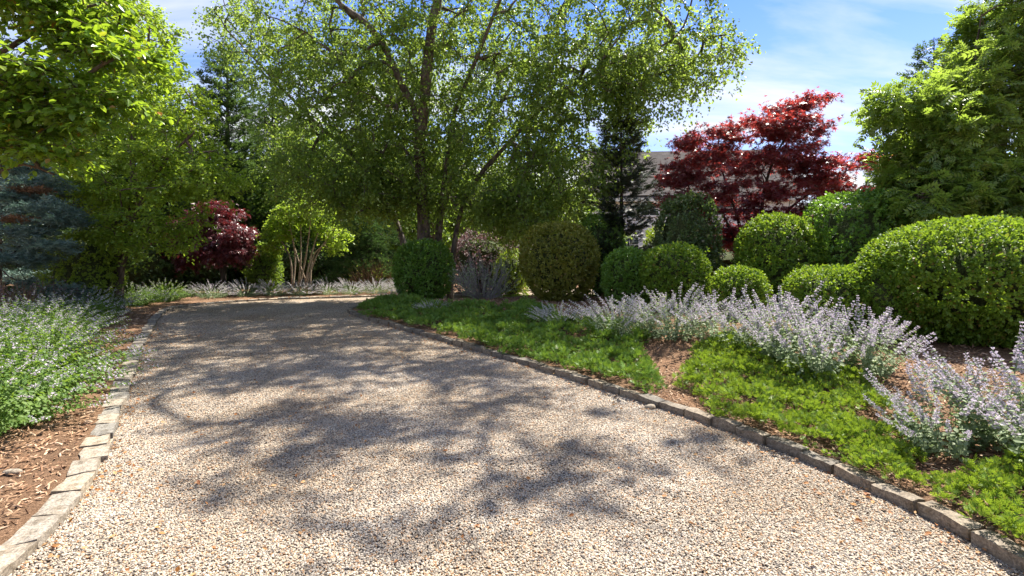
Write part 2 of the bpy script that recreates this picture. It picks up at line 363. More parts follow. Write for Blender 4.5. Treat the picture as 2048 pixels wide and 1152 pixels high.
def mulch_mat():
    m, Nd, L = new_mat('shredded_mulch'); v = objvec(Nd, L)
    n1 = noise(Nd, L, 55, 5, .75, v, 1.5)
    c = ramp(Nd, L, n1, [(.3, (.06, .034, .02)), (.45, (.15, .088, .052)), (.58, (.27, .165, .10)), (.75, (.42, .29, .19))])
    c = nmix(Nd, L, 1., c, ramp(Nd, L, noise(Nd, L, 1.2, 4, .5, v), [(.35, (.8, .8, .8)), (.7, (1.2, 1.15, 1.1))]), 'MULTIPLY')
    p = Nd.new('ShaderNodeBsdfPrincipled'); L.new(c, p.inputs['Base Color']); p.inputs['Roughness'].default_value = .95; p.inputs['Specular IOR Level'].default_value = .15
    b = Nd.new('ShaderNodeBump'); b.inputs['Strength'].default_value = 1; b.inputs['Distance'].default_value = .02
    L.new(n1, b.inputs['Height']); L.new(b.outputs[0], p.inputs['Normal'])
    o = Nd.new('ShaderNodeOutputMaterial'); L.new(p.outputs[0], o.inputs[0]); return m
M['mulch'] = mulch_mat()

# ------------------------------------------------------------------ plan of the drive
def smooth_line(P, n):
    P = np.asarray(P, float); s = np.r_[0, np.cumsum(np.linalg.norm(np.diff(P, axis=0), axis=1))]
    Q = np.vstack([2 * P[0] - P[1], P, 2 * P[-1] - P[-2]]); out = []
    for t in np.linspace(0, s[-1], n):
        i = min(max(np.searchsorted(s, t, 'right') - 1, 0), len(P) - 2); u = (t - s[i]) / (s[i + 1] - s[i])
        a, b, c, d = Q[i], Q[i + 1], Q[i + 2], Q[i + 3]
        out.append(.5 * ((2 * b) + (c - a) * u + (2 * a - 5 * b + 4 * c - d) * u * u + (-a + 3 * b - 3 * c + d) * u ** 3))
    return np.array(out)
LEFT = smooth_line([(-1.7, -1.6), (-1.85, 0), (-2.02, 1.4), (-2.17, 2.26), (-2.42, 2.88), (-2.81, 3.57), (-3.27, 4.29), (-4.0, 5.39), (-4.62, 6.34), (-5.2, 7.2), (-5.95, 8.43),
                    (-6.8, 9.8), (-7.6, 11.2), (-8.0, 12.2), (-7.7, 13.3), (-6.7, 14.3), (-4.7, 15.0), (-2.6, 15.9), (0, 17.2), (4, 18.6), (10, 19.5)], 240)
RIGHT = smooth_line([(2.1, -1.6), (2.22, 0), (2.25, 1.4), (2.2, 2.3), (2.08, 2.88), (1.86, 3.5), (1.58, 4.06), (1.1, 4.8), (.57, 5.6), (-.05, 6.45), (-.95, 7.65), (-1.97, 9.0), (-2.95, 10.3),
                     (-3.5, 11.1), (-3.78, 11.9), (-3.6, 12.7), (-2.9, 13.3), (-1.2, 13.9), (2, 14.8), (6, 15.6), (10, 16.0)], 220)
DRIVE = np.vstack([LEFT, RIGHT[::-1]])
def inside(P, poly):
    x, y = P[:, 0], P[:, 1]; r = np.zeros(len(P), bool); q = np.roll(poly, 1, axis=0)
    for (x1, y1), (x2, y2) in zip(poly, q):
        c = (y1 > y) != (y2 > y)
        if c.any(): r ^= c & (x < (x2 - x1) * (y - y1) / (y2 - y1 + 1e-12) + x1)
    return r
def dist_line(P, line):
    d = np.full(len(P), 1e9)
    for a, b in zip(line[:-1], line[1:]):
        ab = b - a; t = np.clip(((P - a) @ ab) / (ab @ ab), 0, 1)
        d = np.minimum(d, np.hypot(*(P - a - t[:, None] * ab).T))
    return d
_R3, _L3 = RIGHT[::4], LEFT[::4]
def gz(x, y):
    """height of the ground"""
    P = np.stack(np.broadcast_arrays(np.atleast_1d(x).astype(float), np.atleast_1d(y).astype(float)), -1).reshape(-1, 2)
    ins = inside(P, DRIVE); dr = dist_line(P, _R3); dl = dist_line(P, _L3)
    right = dr < dl
    m = np.clip((dr - .1) / 2.2, 0, 1); m = m * m * (3 - 2 * m)
    z = np.where(right, .055 + .24 * m, .03 + .06 * np.clip(dl / 2, 0, 1))
    z += .02 * wob(np.c_[P, 0 * P[:, 0]], 1.7) * np.clip(np.minimum(dr, dl) / .4, 0, 1)
    return np.where(ins, -.05, z)
def gz1(x, y): return float(gz(x, y)[0])

ax = np.r_[-600, -300, -120, -60, -35, -25, np.arange(-18, 14, .2), 15, 18, 25, 35, 60, 120, 300, 600]
ay = np.r_[-300, -100, -30, -10, -4, np.arange(-2, 20, .2), 21, 23, 26, 30, 40, 60, 120, 300, 900]
gx, gy = np.meshgrid(ax, ay); h = gz(gx.ravel(), gy.ravel())
_e = np.minimum(dist_line(np.c_[gx.ravel(), gy.ravel()], LEFT[::3]), dist_line(np.c_[gx.ravel(), gy.ravel()], RIGHT[::3])); h -= np.where(h > 0, .13 * np.clip((.42 - _e) / .2, 0, 1), 0)
far = (np.abs(gx.ravel()) > 30) | (gy.ravel() > 30) | (gy.ravel() < -3)
h[far & (h > 0)] = .09
nx, ny = len(ax), len(ay); ii = (np.arange(ny - 1)[:, None] * nx + np.arange(nx - 1)[None]).ravel()
ground = part('ground', np.c_[gx.ravel(), gy.ravel(), h], np.c_[ii, ii + 1, ii + nx + 1, ii + nx], M['mulch'], smooth=True, kind='structure')
# the drive: strips between the two edges and one sheet
def strip_sheet(poly, z):
    import bmesh
    bm = bmesh.new(); vs_ = [bm.verts.new((x, y, z)) for x, y in poly]; f = bm.faces.new(vs_)
    if f.normal.z < 0: f.normal_flip()
    bmesh.ops.triangulate(bm, faces=[f]); me = bpy.data.meshes.new('driveway'); bm.to_mesh(me); bm.free(); return me
def offset(line, o):
    T = unit(np.gradient(line, axis=0)); return line + o * np.c_[-T[:, 1], T[:, 0]]
for ln_, sd_ in ((LEFT, 1), (RIGHT, -1)):
    rows = [offset(ln_, sd_ * o_) for o_ in (.05, .11, .2, .32, .46, .6)]; A_ = np.vstack(rows); zs_ = gz(A_[:, 0], A_[:, 1]); zs_[:len(ln_)] = .02
    zs_[-len(ln_):] -= .012; m_ = len(ln_); q_ = (np.arange(len(rows) - 1)[:, None] * m_ + np.arange(m_ - 1)[None]).ravel()
    part('bed_edge', np.c_[A_, zs_], np.c_[q_, q_ + 1, q_ + m_ + 1, q_ + m_][:, ::(-1 if sd_ > 0 else 1)], M['mulch'], smooth=True, kind='structure')
drive = obj('driveway', strip_sheet(np.vstack([offset(LEFT, .09), offset(RIGHT, -.07)[::-1]]), 0.0), M['gravel'], kind='structure')
drive['label'] = 'curving driveway of pale pea gravel between granite kerbs'

# ------------------------------------------------------------------ gravel as instanced pebbles (geometry nodes)
def pebble_nodes():
    g = bpy.data.node_groups.new('pebbles', 'GeometryNodeTree')
    g.interface.new_socket('Geometry', in_out='INPUT', socket_type='NodeSocketGeometry')
    g.interface.new_socket('Geometry', in_out='OUTPUT', socket_type='NodeSocketGeometry')
    n, l = g.nodes, g.links
    gi = n.new('NodeGroupInput'); go = n.new('NodeGroupOutput')
    ico = n.new('GeometryNodeMeshIcoSphere'); ico.inputs['Radius'].default_value = 1; ico.inputs['Subdivisions'].default_value = 1
    sm = n.new('GeometryNodeSetMaterial'); sm.inputs['Material'].default_value = M['pebble']; l.new(ico.outputs[0], sm.inputs['Geometry'])
    ss = n.new('GeometryNodeSetShadeSmooth'); l.new(sm.outputs[0], ss.inputs['Geometry'])
    ip = n.new('GeometryNodeInstanceOnPoints'); l.new(gi.outputs[0], ip.inputs['Points']); l.new(ss.outputs[0], ip.inputs['Instance'])
    r = n.new('FunctionNodeRandomValue'); r.data_type = 'FLOAT_VECTOR'
    r.inputs['Min'].default_value = (-.5, -.5, 0); r.inputs['Max'].default_value = (.5, .5, 6.28); l.new(r.outputs['Value'], ip.inputs['Rotation'])
    s = n.new('FunctionNodeRandomValue'); s.data_type = 'FLOAT_VECTOR'; s.inputs['Seed'].default_value = 5
    s.inputs['Min'].default_value = (.0034, .003, .0025); s.inputs['Max'].default_value = (.0084, .007, .005); l.new(s.outputs['Value'], ip.inputs['Scale'])
    l.new(ip.outputs[0], go.inputs[0]); return g
def scatter_drive(n, y0, y1):
    P = np.c_[rng.uniform(-8, 3, n), rng.uniform(y0, y1, n)]
    P = P[np.abs(P[:, 0]) < P[:, 1] * 1.02 + .3]; return P[inside(P, DRIVE)]
pts = np.vstack([scatter_drive(500000, 1.9, 4.2), scatter_drive(380000, 4.2, 6.5), scatter_drive(260000, 6.5, 13)])
pts = pts[(pts[:, 1] < 6.5) | (rng.random(len(pts)) < np.exp(-(pts[:, 1] - 6.5) / 2.2))]
me = bpy.data.meshes.new('gravel'); me.vertices.add(len(pts))
me.vertices.foreach_set('co', np.c_[pts, rng.uniform(.001, .007, len(pts)) + .004 * wob(np.c_[pts, 0 * pts[:, 0]], 5)].astype(np.float32).ravel()); me.update()
gravel = obj('gravel', me, M['pebble'], kind='stuff'); tag(gravel, 'loose pale pea gravel covering the curving driveway', 'gravel')
md = gravel.modifiers.new('pebbles', 'NODES'); md.node_group = pebble_nodes()

# ------------------------------------------------------------------ kerbs of hewn granite blocks
def block_mesh(i, l, w, hh):
    a, b, c = 5, 3, 3
    xs = np.linspace(-l / 2, l / 2, a); ys = np.linspace(-w / 2, w / 2, b); zs = np.linspace(-hh / 2, hh / 2, c)
    idx = {}; V = []; Fm = []
    def vid(i_, j_, k_):
        if (i_, j_, k_) not in idx: idx[(i_, j_, k_)] = len(V); V.append((xs[i_], ys[j_], zs[k_]))
        return idx[(i_, j_, k_)]
    for i_ in range(a - 1):
        for j_ in range(b - 1):
            Fm.append([vid(i_, j_, c - 1), vid(i_ + 1, j_, c - 1), vid(i_ + 1, j_ + 1, c - 1), vid(i_, j_ + 1, c - 1)])
    for i_ in range(a - 1):
        for k_ in range(c - 1):
            Fm.append([vid(i_, 0, k_), vid(i_ + 1, 0, k_), vid(i_ + 1, 0, k_ + 1), vid(i_, 0, k_ + 1)])
            Fm.append([vid(i_ + 1, b - 1, k_), vid(i_, b - 1, k_), vid(i_, b - 1, k_ + 1), vid(i_ + 1, b - 1, k_ + 1)])
    for j_ in range(b - 1):
        for k_ in range(c - 1):
            Fm.append([vid(0, j_ + 1, k_), vid(0, j_, k_), vid(0, j_, k_ + 1), vid(0, j_ + 1, k_ + 1)])
            Fm.append([vid(a - 1, j_, k_), vid(a - 1, j_ + 1, k_), vid(a - 1, j_ + 1, k_ + 1), vid(a - 1, j_, k_ + 1)])
    V = np.array(V); e = V / np.array([l / 2, w / 2, hh / 2])
    corner = ((np.abs(e) > .98).sum(1) >= 2)
    V[corner] *= .972
    V += rng.normal(0, .0035, V.shape) + .005 * np.c_[wob(V + i * 3.1, 18), wob(V + i * 5.7, 18, o=9), wob(V + i * 1.3, 18, o=19)]
    me = mesh_data('stone', V, np.array(Fm)); me.materials.append(M['granite']); return me
def kerb(name, label, line, side, l, w, hh, top, nv=6, mat='granite'):
    root = bpy.data.objects.new(name, None); COL.objects.link(root); root['kind'] = 'structure'; root['label'] = label
    vars_ = [block_mesh(i, l * (.96 if side > 0 else .985), w * rng.uniform(.92, 1.05), hh) for i in range(nv)]
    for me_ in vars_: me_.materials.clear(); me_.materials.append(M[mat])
    s = np.r_[0, np.cumsum(np.linalg.norm(np.diff(line, axis=0), axis=1))]; t = .2; k = 0
    while t < s[-1] - l:
        sc_ = rng.uniform(.9, 1.12); tm = t + l * sc_ / 2
        x = np.interp(tm, s, line[:, 0]); y = np.interp(tm, s, line[:, 1])
        dx = np.interp(tm + .12, s, line[:, 0]) - np.interp(tm - .12, s, line[:, 0]); dy = np.interp(tm + .12, s, line[:, 1]) - np.interp(tm - .12, s, line[:, 1])
        a = math.atan2(dy, dx)
        t += l * sc_
        if abs(x) > abs(y) + 3.0 and y < 3 or y < -.5 or x > 3.5: continue
        o = obj('stone', vars_[k % nv], None, root); k += 1
        ox, oy = -math.sin(a) * side * w / 2, math.cos(a) * side * w / 2
        o.location = (x + ox + rng.normal(0, .006), y + oy + rng.normal(0, .006), top - hh / 2 + rng.normal(0, .006))
        o.rotation_euler = (rng.normal(0, .03), rng.normal(0, .02), a + rng.normal(0, .03 if side < 0 else .05) + (math.pi if rng.random() < .5 else 0)); o.scale = (sc_, 1, 1)
    return root
kerb('kerb_left', 'low kerb of hewn granite blocks along the catmint border', LEFT, 1, .27, .15, .2, .05)
kerb('kerb_right', 'raised granite kerb edging the juniper bed', RIGHT, -1, .25, .095, .24, .07, mat='granite_shaded')

# ------------------------------------------------------------------ mulch chips, litter
def chips(n, x0, x1, y0, y1, smin, smax):
    P = np.c_[rng.uniform(x0, x1, n), rng.uniform(y0, y1, n)]; P = P[~inside(P, DRIVE)]
    P = P[(dist_line(P, _R3) > .12) & (dist_line(P, _L3) > .17)]; P = P[np.abs(P[:, 0]) < P[:, 1] * 1.1 + .6]
    n = len(P); z = gz(P[:, 0], P[:, 1]) + rng.uniform(.0, .016, n)
    D = rng.normal(size=(n, 3)); D[:, 2] *= .28
    Nn = rng.normal(0, .5, (n, 3)); Nn[:, 2] = 1
    S = rng.uniform(smin, smax, n)
    T = (np.array([(-.5, -.12, 0), (.5, -.09, .02), (.42, .12, 0), (-.55, .1, .03), (0, 0, .13)]),
         np.array([(0, 1, 4), (1, 2, 4), (2, 3, 4), (3, 0, 4)]))
    return scatter(np.c_[P, z], D, Nn, S, T)
a = Acc()
for args in ((9000, -5.5, -1.8, 1.6, 4.5, .018, .055), (9000, -10, -3.0, 4.0, 12, .03, .075), (16000, 1.2, 5.0, 2.0, 5.5, .018, .05), (14000, -3.6, 6.5, 5.5, 13, .025, .065)):
    a.add(*chips(*args))
o = a.part('mulch', M['chip'], kind='stuff'); tag(o, 'shredded bark mulch chips covering the planting beds', 'mulch')
P = np.vstack([scatter_drive(1500, 2.0, 5), scatter_drive(1500, 5, 11), scatter_drive(5200, 2.0, 9)])
dr = np.minimum(dist_line(P, _R3), dist_line(P, _L3)); P = P[(rng.random(len(P)) < 1.2 * np.exp(-dr / .3) + .11)]
P2 = scatter_drive(60000, 1.9, 10); P2 = P2[rng.random(len(P2)) < .55 * np.exp(-np.minimum(dist_line(P2, _R3), dist_line(P2, _L3)) / .07)]
P = np.vstack([P, P2])
n = len(P); D = rng.normal(size=(n, 3)); D[:, 2] *= .3; Nn = rng.normal(0, .5, (n, 3)); Nn[:, 2] = 1
o = part('fallen_leaves', *scatter(np.c_[P, rng.uniform(.012, .02, n)], D, Nn, rng.uniform(.012, .038, n), T_BLADE, 1.0), M['dry_leaf'], kind='stuff')
tag(o, 'dry orange leaf litter scattered over the gravel', 'leaf litter')
def rock(label, px, py, s, z=.0):
    x, y = G(px, py, z); u = rnd(60); 
    import bmesh
    bm = bmesh.new(); bmesh.ops.create_icosphere(bm, subdivisions=3, radius=1)
    V = np.array([v.co for v in bm.verts]); V *= (1 + .16 * wob(V + px, 2.2)[:, None] + .05 * wob(V + px, 6)[:, None]); V *= np.array(s)
    for v, c in zip(bm.verts, V): v.co = c
    me = bpy.data.meshes.new('rock'); bm.to_mesh(me); bm.free()
    o = obj('rock', me, M['granite']); o.location = (x, y, (gz1(x, y) if z > 0 else 0) + s[2] * .5); tag(o, label, 'rock')
rock('grey fieldstone lying in the mulch behind the juniper', 1186, 657, (.12, .08, .09), .15)
rock('small tan stone on the gravel beside the right kerb', 1301, 818, (.05, .035, .03))
rock('flat dark stone in the mulch by the left catmint', 26, 948, (.05, .03, .02), .04)

# ------------------------------------------------------------------ lawn
P = np.c_[rng.uniform(-1.2, 7, 30000), rng.uniform(12.2, 14.8, 30000)]
LAWN = np.array([(-1.1, 12.6), (.3, 12.1), (3, 12.4), (7, 13.0), (7, 15.4), (2, 14.5), (-1.1, 13.75)])
P = P[inside(P, LAWN)]; n = len(P); D = rng.normal(0, .45, (n, 3)); D[:, 2] = 1
o = part('grass', *scatter(np.c_[P, gz(P[:, 0], P[:, 1])], D, rng.normal(size=(n, 3)), rng.uniform(.03, .06, n), (np.array([(0, -.07, 0), (0, .07, 0), (1, 0, 0)]), np.array([(0, 1, 2)]))), M['grass'], kind='stuff')
tag(o, 'strip of short sunlit lawn behind the planting bed', 'grass')

# ------------------------------------------------------------------ trees
def bez(p, q, bow, n=6):
    t = np.linspace(0, 1, n)[:, None]; m = (p + q) / 2 + bow
    return (1 - t) ** 2 * p + 2 * t * (1 - t) * m + t * t * q

def tree(name, label, cat, base, trunks, blobs, nclump, ntwig, nleaf, leaf, T, lmat, bmat, twig=.6, droop=.25, flat=0., outward=.8,
         rt=.006, bow=.12, group=None, jit=.03, shell=.4, leafN=(.7, 1.0), big=0, wid=1.0, twig_r=.0035, bushy=1.0, clip=None):
    base = np.array(base, float); root = thing(name, label, cat, base, group=group)
    A = Acc(); nodes = []; nb = []
    for pts_, r0, r1 in trunks:
        Q = smooth_line(np.array(pts_, float), max(8, len(pts_) * 4)); rr = np.linspace(r0, r1, len(Q)) ; rr[0] *= 1.25
        rr = rr * (1 + .06 * np.sin(np.arange(len(Q)) * 1.9))
        Q = Q + .03 * np.c_[wob(Q, 2.0), wob(Q, 2.0, o=7), 0 * Q[:, 0]]
        A.add(*tube(Q, rr, 9))
        for q in Q[len(Q) // 5:]: nodes.append(q); nb.append(-1)
    w = np.array([b[2] for b in blobs], float); w /= w.sum(); which = rng.choice(len(blobs), nclump, p=w)
    c = np.array([b[0] for b in blobs], float)[which]; rad = np.array([b[1] for b in blobs], float)[which]
    C = c + rnd(nclump) * rad * (rng.random(nclump) ** (1 / 3 * (1 - shell)))[:, None]
    if clip is not None: C = C[clip(C)]
    if len(C) == 0: return root
    tn = np.array(nodes); d0 = np.min(np.linalg.norm(C[:, None] - tn[None], axis=2), axis=1); C = C[np.argsort(d0)]
    nn = [np.array(x_) for x_ in nodes]; par = []; curves = []; arr = np.array(nn); own = list(nb)
    for k, q in enumerate(C):
        dv = q - arr; d = np.linalg.norm(dv, axis=1) + .55 * np.maximum(0, -dv[:, 2] + .15 * np.linalg.norm(dv[:, :2], axis=1))
        j = int(np.argmin(d)); p = arr[j]; L_ = np.linalg.norm(q - p)
        cv = bez(p, q, np.array([0, 0, bow * L_]) + rng.normal(0, .06 * L_, 3), 5); par.append(own[j]); curves.append(cv)
        arr = np.vstack([arr, cv[2:]]); own += [k] * 3
    cnt = np.ones(len(C))
    for k in range(len(C) - 1, -1, -1):
        if par[k] >= 0: cnt[par[k]] += cnt[k]
    for k, cv in enumerate(curves):
        r0 = rt * math.sqrt(cnt[k]) * 1.6
        if r0 > .0 : A.add(*tube(cv, np.linspace(r0, max(rt, r0 * .55), 5), 5 if r0 > .03 else 3))
    # twigs
    n = len(C); par_dir = unit(np.array([cv[-1] - cv[-3] for cv in curves]))
    tw_n = np.repeat(np.arange(n), ntwig); m = len(tw_n)
    D = rnd(m) + outward * par_dir[tw_n]; D[:, 2] *= (1 - flat); D = unit(D)
    Lt = twig * rng.uniform(.45, 1.15, m)
    S0 = C[tw_n]; t_ = rng.uniform(.5, 1, m)[:, None]; S0 = S0 * t_ + np.array([cv[2] for cv in curves])[tw_n] * (1 - t_)
    g = np.array([0, 0, -1.])
    mid = S0 + D * Lt[:, None] * .5; end = S0 + D * Lt[:, None] + g * (droop * Lt)[:, None]
    if big: A.add(*sticks(S0, mid, twig_r, twig_r * .7)); A.add(*sticks(mid, end, twig_r * .7, twig_r * .3))
    else: A.add(*sticks(S0, mid, twig_r, twig_r * .5))
    A.part('trunk', bmat, root, smooth=True)
    # leaves
    li = np.repeat(np.arange(m), nleaf); t = rng.uniform(.12, 1.03, len(li))[:, None]
    Pm = np.where(t < .5, S0[li] + (mid - S0)[li] * t * 2, mid[li] + (end - mid)[li] * (t * 2 - 1)) + rng.normal(0, jit, (len(li), 3))
    td = unit((end - mid)[li]); side = unit(np.cross(td, rng.normal(0, .25, (len(li), 3)) + [0, 0, 1])) * rng.choice([-1, 1], len(li))[:, None]
    LD = td * .6 + side * .8 + rng.normal(0, .35, (len(li), 3)) + g * droop
    LN = np.array([0, 0, leafN[1]]) + rng.normal(0, leafN[0], (len(li), 3))
    S = leaf * rng.uniform(.65, 1.2, len(li))
    if big:
        # the leaves that show largest are parts of their own
        Pw = Pm + base; dist = np.linalg.norm(Pw - [0, 0, CAM_H], axis=1)
        vis = (Pw[:, 1] > .5) & (np.abs(Pw[:, 0]) < Pw[:, 1] * .99) & ((Pw[:, 2] - CAM_H) < Pw[:, 1] * .48) & ((Pw[:, 2] - CAM_H) > -Pw[:, 1] * .6)
        score = np.where(vis, dist / S, 1e9); order = np.argsort(score); pick = order[:big]; rest = order[big:]
        me = mesh_data('leaf', T[0] * np.array([1, wid, 1]), T[1], True); me.materials.append(lmat)
        for k in pick:
            d_ = unit(LD[k]); s_ = unit(np.cross(LN[k], d_)); n_ = np.cross(d_, s_)
            o = obj('leaf', me, None, root)
            o.matrix_local = Matrix(((d_[0] * S[k], s_[0] * S[k], n_[0] * S[k], Pm[k, 0]), (d_[1] * S[k], s_[1] * S[k], n_[1] * S[k], Pm[k, 1]), (d_[2] * S[k], s_[2] * S[k], n_[2] * S[k], Pm[k, 2]), (0, 0, 0, 1)))
        Pm, LD, LN, S = Pm[rest], LD[rest], LN[rest], S[rest]
    part('crown', *scatter(Pm, LD, LN, S, T, wid), lmat, root, kind='stuff')
    return root

def conifer(name, label, base, H, Rr, layers, per, nsh, shoot, lmat, bmat, droop=.1, rise=.0, bare=.06, p=.9, r0=.12, group=None, width=.34, T=T_SHOOT, irregular=.15, lean=0, thick=.055, cat='conifer', up=.0, brown=None):
    root = thing(name, label, cat, base, group=group); A = Acc()
    tp = np.array([(lean * t * t, 0, H * t) for t in np.linspace(0, 1, 10)]); A.add(*tube(tp, np.linspace(r0, .012, 10), 8))
    PP = []; DD = []; NN = []; BR = []
    for i in range(layers):
        i_ = i
        for j in range(per):
            t = bare + (1 - bare) * (i_ + rng.uniform(-.6, .6)) / layers; t = min(max(t, bare), .985); dr_ = droop + rng.normal(0, .07)
            az = 2 * np.pi * (j + rng.uniform(-.4, .4)) / per + i * 1.1
            r = Rr * (1 - t) ** p * rng.uniform(1 - irregular * 2, 1 + irregular) + .12
            d = np.array([math.cos(az), math.sin(az), 0]); o0 = np.array([lean * t * t, 0, H * t])
            s = np.linspace(0, 1, 5)[:, None]
            cv = o0 + d * r * s + np.array([0, 0, 1]) * r * (rise * s + (-dr_) * s ** 1.7 + up * s ** 3)
            A.add(*tube(cv, np.linspace(.008 + .008 * r, .003, 5), 3))
            k = max(6, int(nsh * (r / Rr) ** 1.3)); u = rng.random(k) ** .7
            pos = np.stack([np.interp(u, s[:, 0], cv[:, a_]) for a_ in range(3)], -1)
            lat = np.array([-d[1], d[0], 0]); sgn = rng.uniform(-1, 1, k); wd = width * r * (1 - .75 * u) 
            pos = pos + lat * (sgn * wd)[:, None] + d * (-np.abs(sgn) * wd * .1)[:, None] + np.array([0, 0, -1]) * (np.abs(sgn) * wd * .25 - rng.normal(0, thick, k))[:, None]
            PP.append(pos); DD.append(d * .9 + lat * (sgn * .9)[:, None] + rng.normal(0, .28, (k, 3)) + [0, 0, rise - droop * .8] + np.array([0, 0, 1.]) * rng.normal(0, thick * 4, (k, 1)))
            
    Pm = np.vstack(PP); D = np.vstack(DD); n = len(Pm); NNn = rng.normal(0, .4, (n, 3)) + [0, 0, 1]; S = shoot * rng.uniform(.7, 1.3, n)
    A.part('trunk', bmat, root, smooth=True)
    if brown is not None:
        msk = brown(Pm)
        part('brown_branches', *scatter(Pm[msk], D[msk], NNn[msk], S[msk], T), M['brown_needle'], root, kind='stuff')
        Pm, D, NNn, S = Pm[~msk], D[~msk], NNn[~msk], S[~msk]
    part('crown', *scatter(Pm, D, NNn, S, T), lmat, root, kind='stuff')
    return root

# --- the big multi-stemmed birch in the middle
BY = 14.6; bx_ = X(868, BY)
def tp(px, py, d): return (X(px, d) - bx_, d - BY, Z(py, d))
trunks = [
    ([(-.30, 0, 0), tp(846, 420, 14.1), tp(840, 300, 13.2), tp(850, 180, 12.4), tp(864, 60, 11.9), tp(880, -60, 11.9), (.4, -2.6, 11.2)], .20, .06),
    ([(-.30, -.2, 2.2), tp(838, 250, 13), tp(806, 170, 12.5), tp(780, 110, 12.2), tp(730, 40, 12.1), tp(660, -20, 12.2), (-3.6, -2.6, 10.0)], .12, .03),
    ([(.10, .1, 0), tp(880, 430, 14.8), tp(925, 340, 15), tp(990, 220, 15.3), tp(1050, 130, 15.4), tp(1120, 40, 15.2), (5.2, 0, 10.8)], .11, .02),
    ([(.45, -.1, 0), tp(915, 440, 14.3), tp(950, 360, 13.9), tp(1010, 290, 13.3), tp(1110, 190, 12.8), tp(1230, 120, 12.3), tp(1360, 60, 12), (6.6, -2.8, 8.6)], .085, .012),
    ([(-.55, .1, 0), tp(805, 470, 15), tp(770, 400, 15), tp(700, 300, 14.6), tp(620, 230, 14.2), (-5.6, -.6, 7.5)], .10, .02),
    ([(.1, -.1, 1.2), tp(900, 260, 13.2), tp(950, 120, 12.2), tp(1010, -30, 11.2), tp(1060, -130, 10.2), (2.6, -5.6, 10.6)], .07, .015)]
def bl(px, py, d, rx, ry, rz, w): return ((X(px, d) - bx_, d - BY, Z(py, d)), (rx, ry, rz), w)
blobs = [bl(560, 60, 14.5, 1.8, 2.2, 1.5, 6), bl(690, 40, 13.5, 2.4, 2.8, 2.0, 10), bl(620, 190, 14, 1.8, 2, 1.3, 7), bl(700, 280, 13.8, 2.1, 2.2, 1.5, 9),
         bl(620, 350, 13.6, 1.1, 1.4, .9, 5), bl(760, 170, 13.6, 2.2, 2.5, 1.8, 9), bl(850, 70, 13.6, 2.6, 2.8, 2.0, 10), bl(930, 200, 14.5, 2.3, 2.4, 1.9, 9),
         bl(900, 330, 14, 2.2, 2.0, 1.0, 7), bl(1010, 330, 13.6, 1.9, 1.9, 1.4, 9), bl(1090, 380, 13, 1.2, 1.4, 1.0, 6), bl(1050, 120, 13.4, 2.5, 2.5, 1.8, 10),
         bl(1160, 240, 13, 1.7, 1.7, 1.4, 8), bl(1180, 70, 12.8, 2.3, 2.2, 1.5, 9), bl(1310, 60, 12.2, 1.5, 1.6, 1.2, 7), bl(1395, 110, 12, .8, 1.2, .9, 3),
         bl(1300, 170, 12.2, 1.1, 1.3, .75, 4), bl(720, 370, 13.6, 1.4, 1.2, .6, 4), bl(820, 250, 14, 2, 2, 1.5, 6), bl(770, 380, 14, 1.3, 1.3, .5, 3), bl(1010, 425, 13.8, 1.0, 1.2, .6, 4), bl(480, 60, 14, .9, 1.2, .9, 2),
         ((0, -2, 10.6), (3.4, 3.2, 1.7), 11), ((-3.4, -3.4, 9.8), (2.6, 2.0, 1.4), 4), ((2.4, -2.2, 9.6), (2.2, 1.8, 1.1), 6), ((4.7, -3.0, 9.2), (2.6, 2.1, 1.1), 10), ((7.4, -3.6, 8.8), (1.3, 1.3, .7), 3.5), ((5.4, -7.1, 8.9), (2.0, 1.1, .8), 4.5), ((4.0, -5.3, 9.1), (2.3, 1.5, .9), 7), ((2.6, -4.2, 9.3), (1.6, 1.3, .8), 5)]
blobs += [bl(1150, 160, 12, 1.2, .9, .9, 6), bl(1240, 150, 11.8, 1, .8, .7, 4), bl(640, 120, 13, 1.8, 1.6, 1.3, 6), bl(800, 330, 14.2, 1.8, 1.5, 1.2, 8), bl(940, 385, 14, 1.5, 1.2, .6, 5), bl(1060, 430, 13.2, 1.2, 1.2, .6, 5), bl(1130, 330, 13, 1.3, 1.3, 1, 6), bl(880, 140, 13.2, 2, 2, 1.5, 8), bl(740, 400, 13.3, 1.2, 1.0, .4, 3), bl(1000, 30, 12.6, 2.2, 2, 1.4, 7)]
tree('birch_tree', 'huge multi-stemmed birch spreading over the bend of the driveway', 'tree', (bx_, BY, gz1(bx_, BY)), trunks, blobs, 2450, 8, 12, .083, T_QUAD,
     M['birch_leaf'], M['bark_peel'], twig=.62, droop=.38, rt=.0062, shell=.35, wid=1.05)

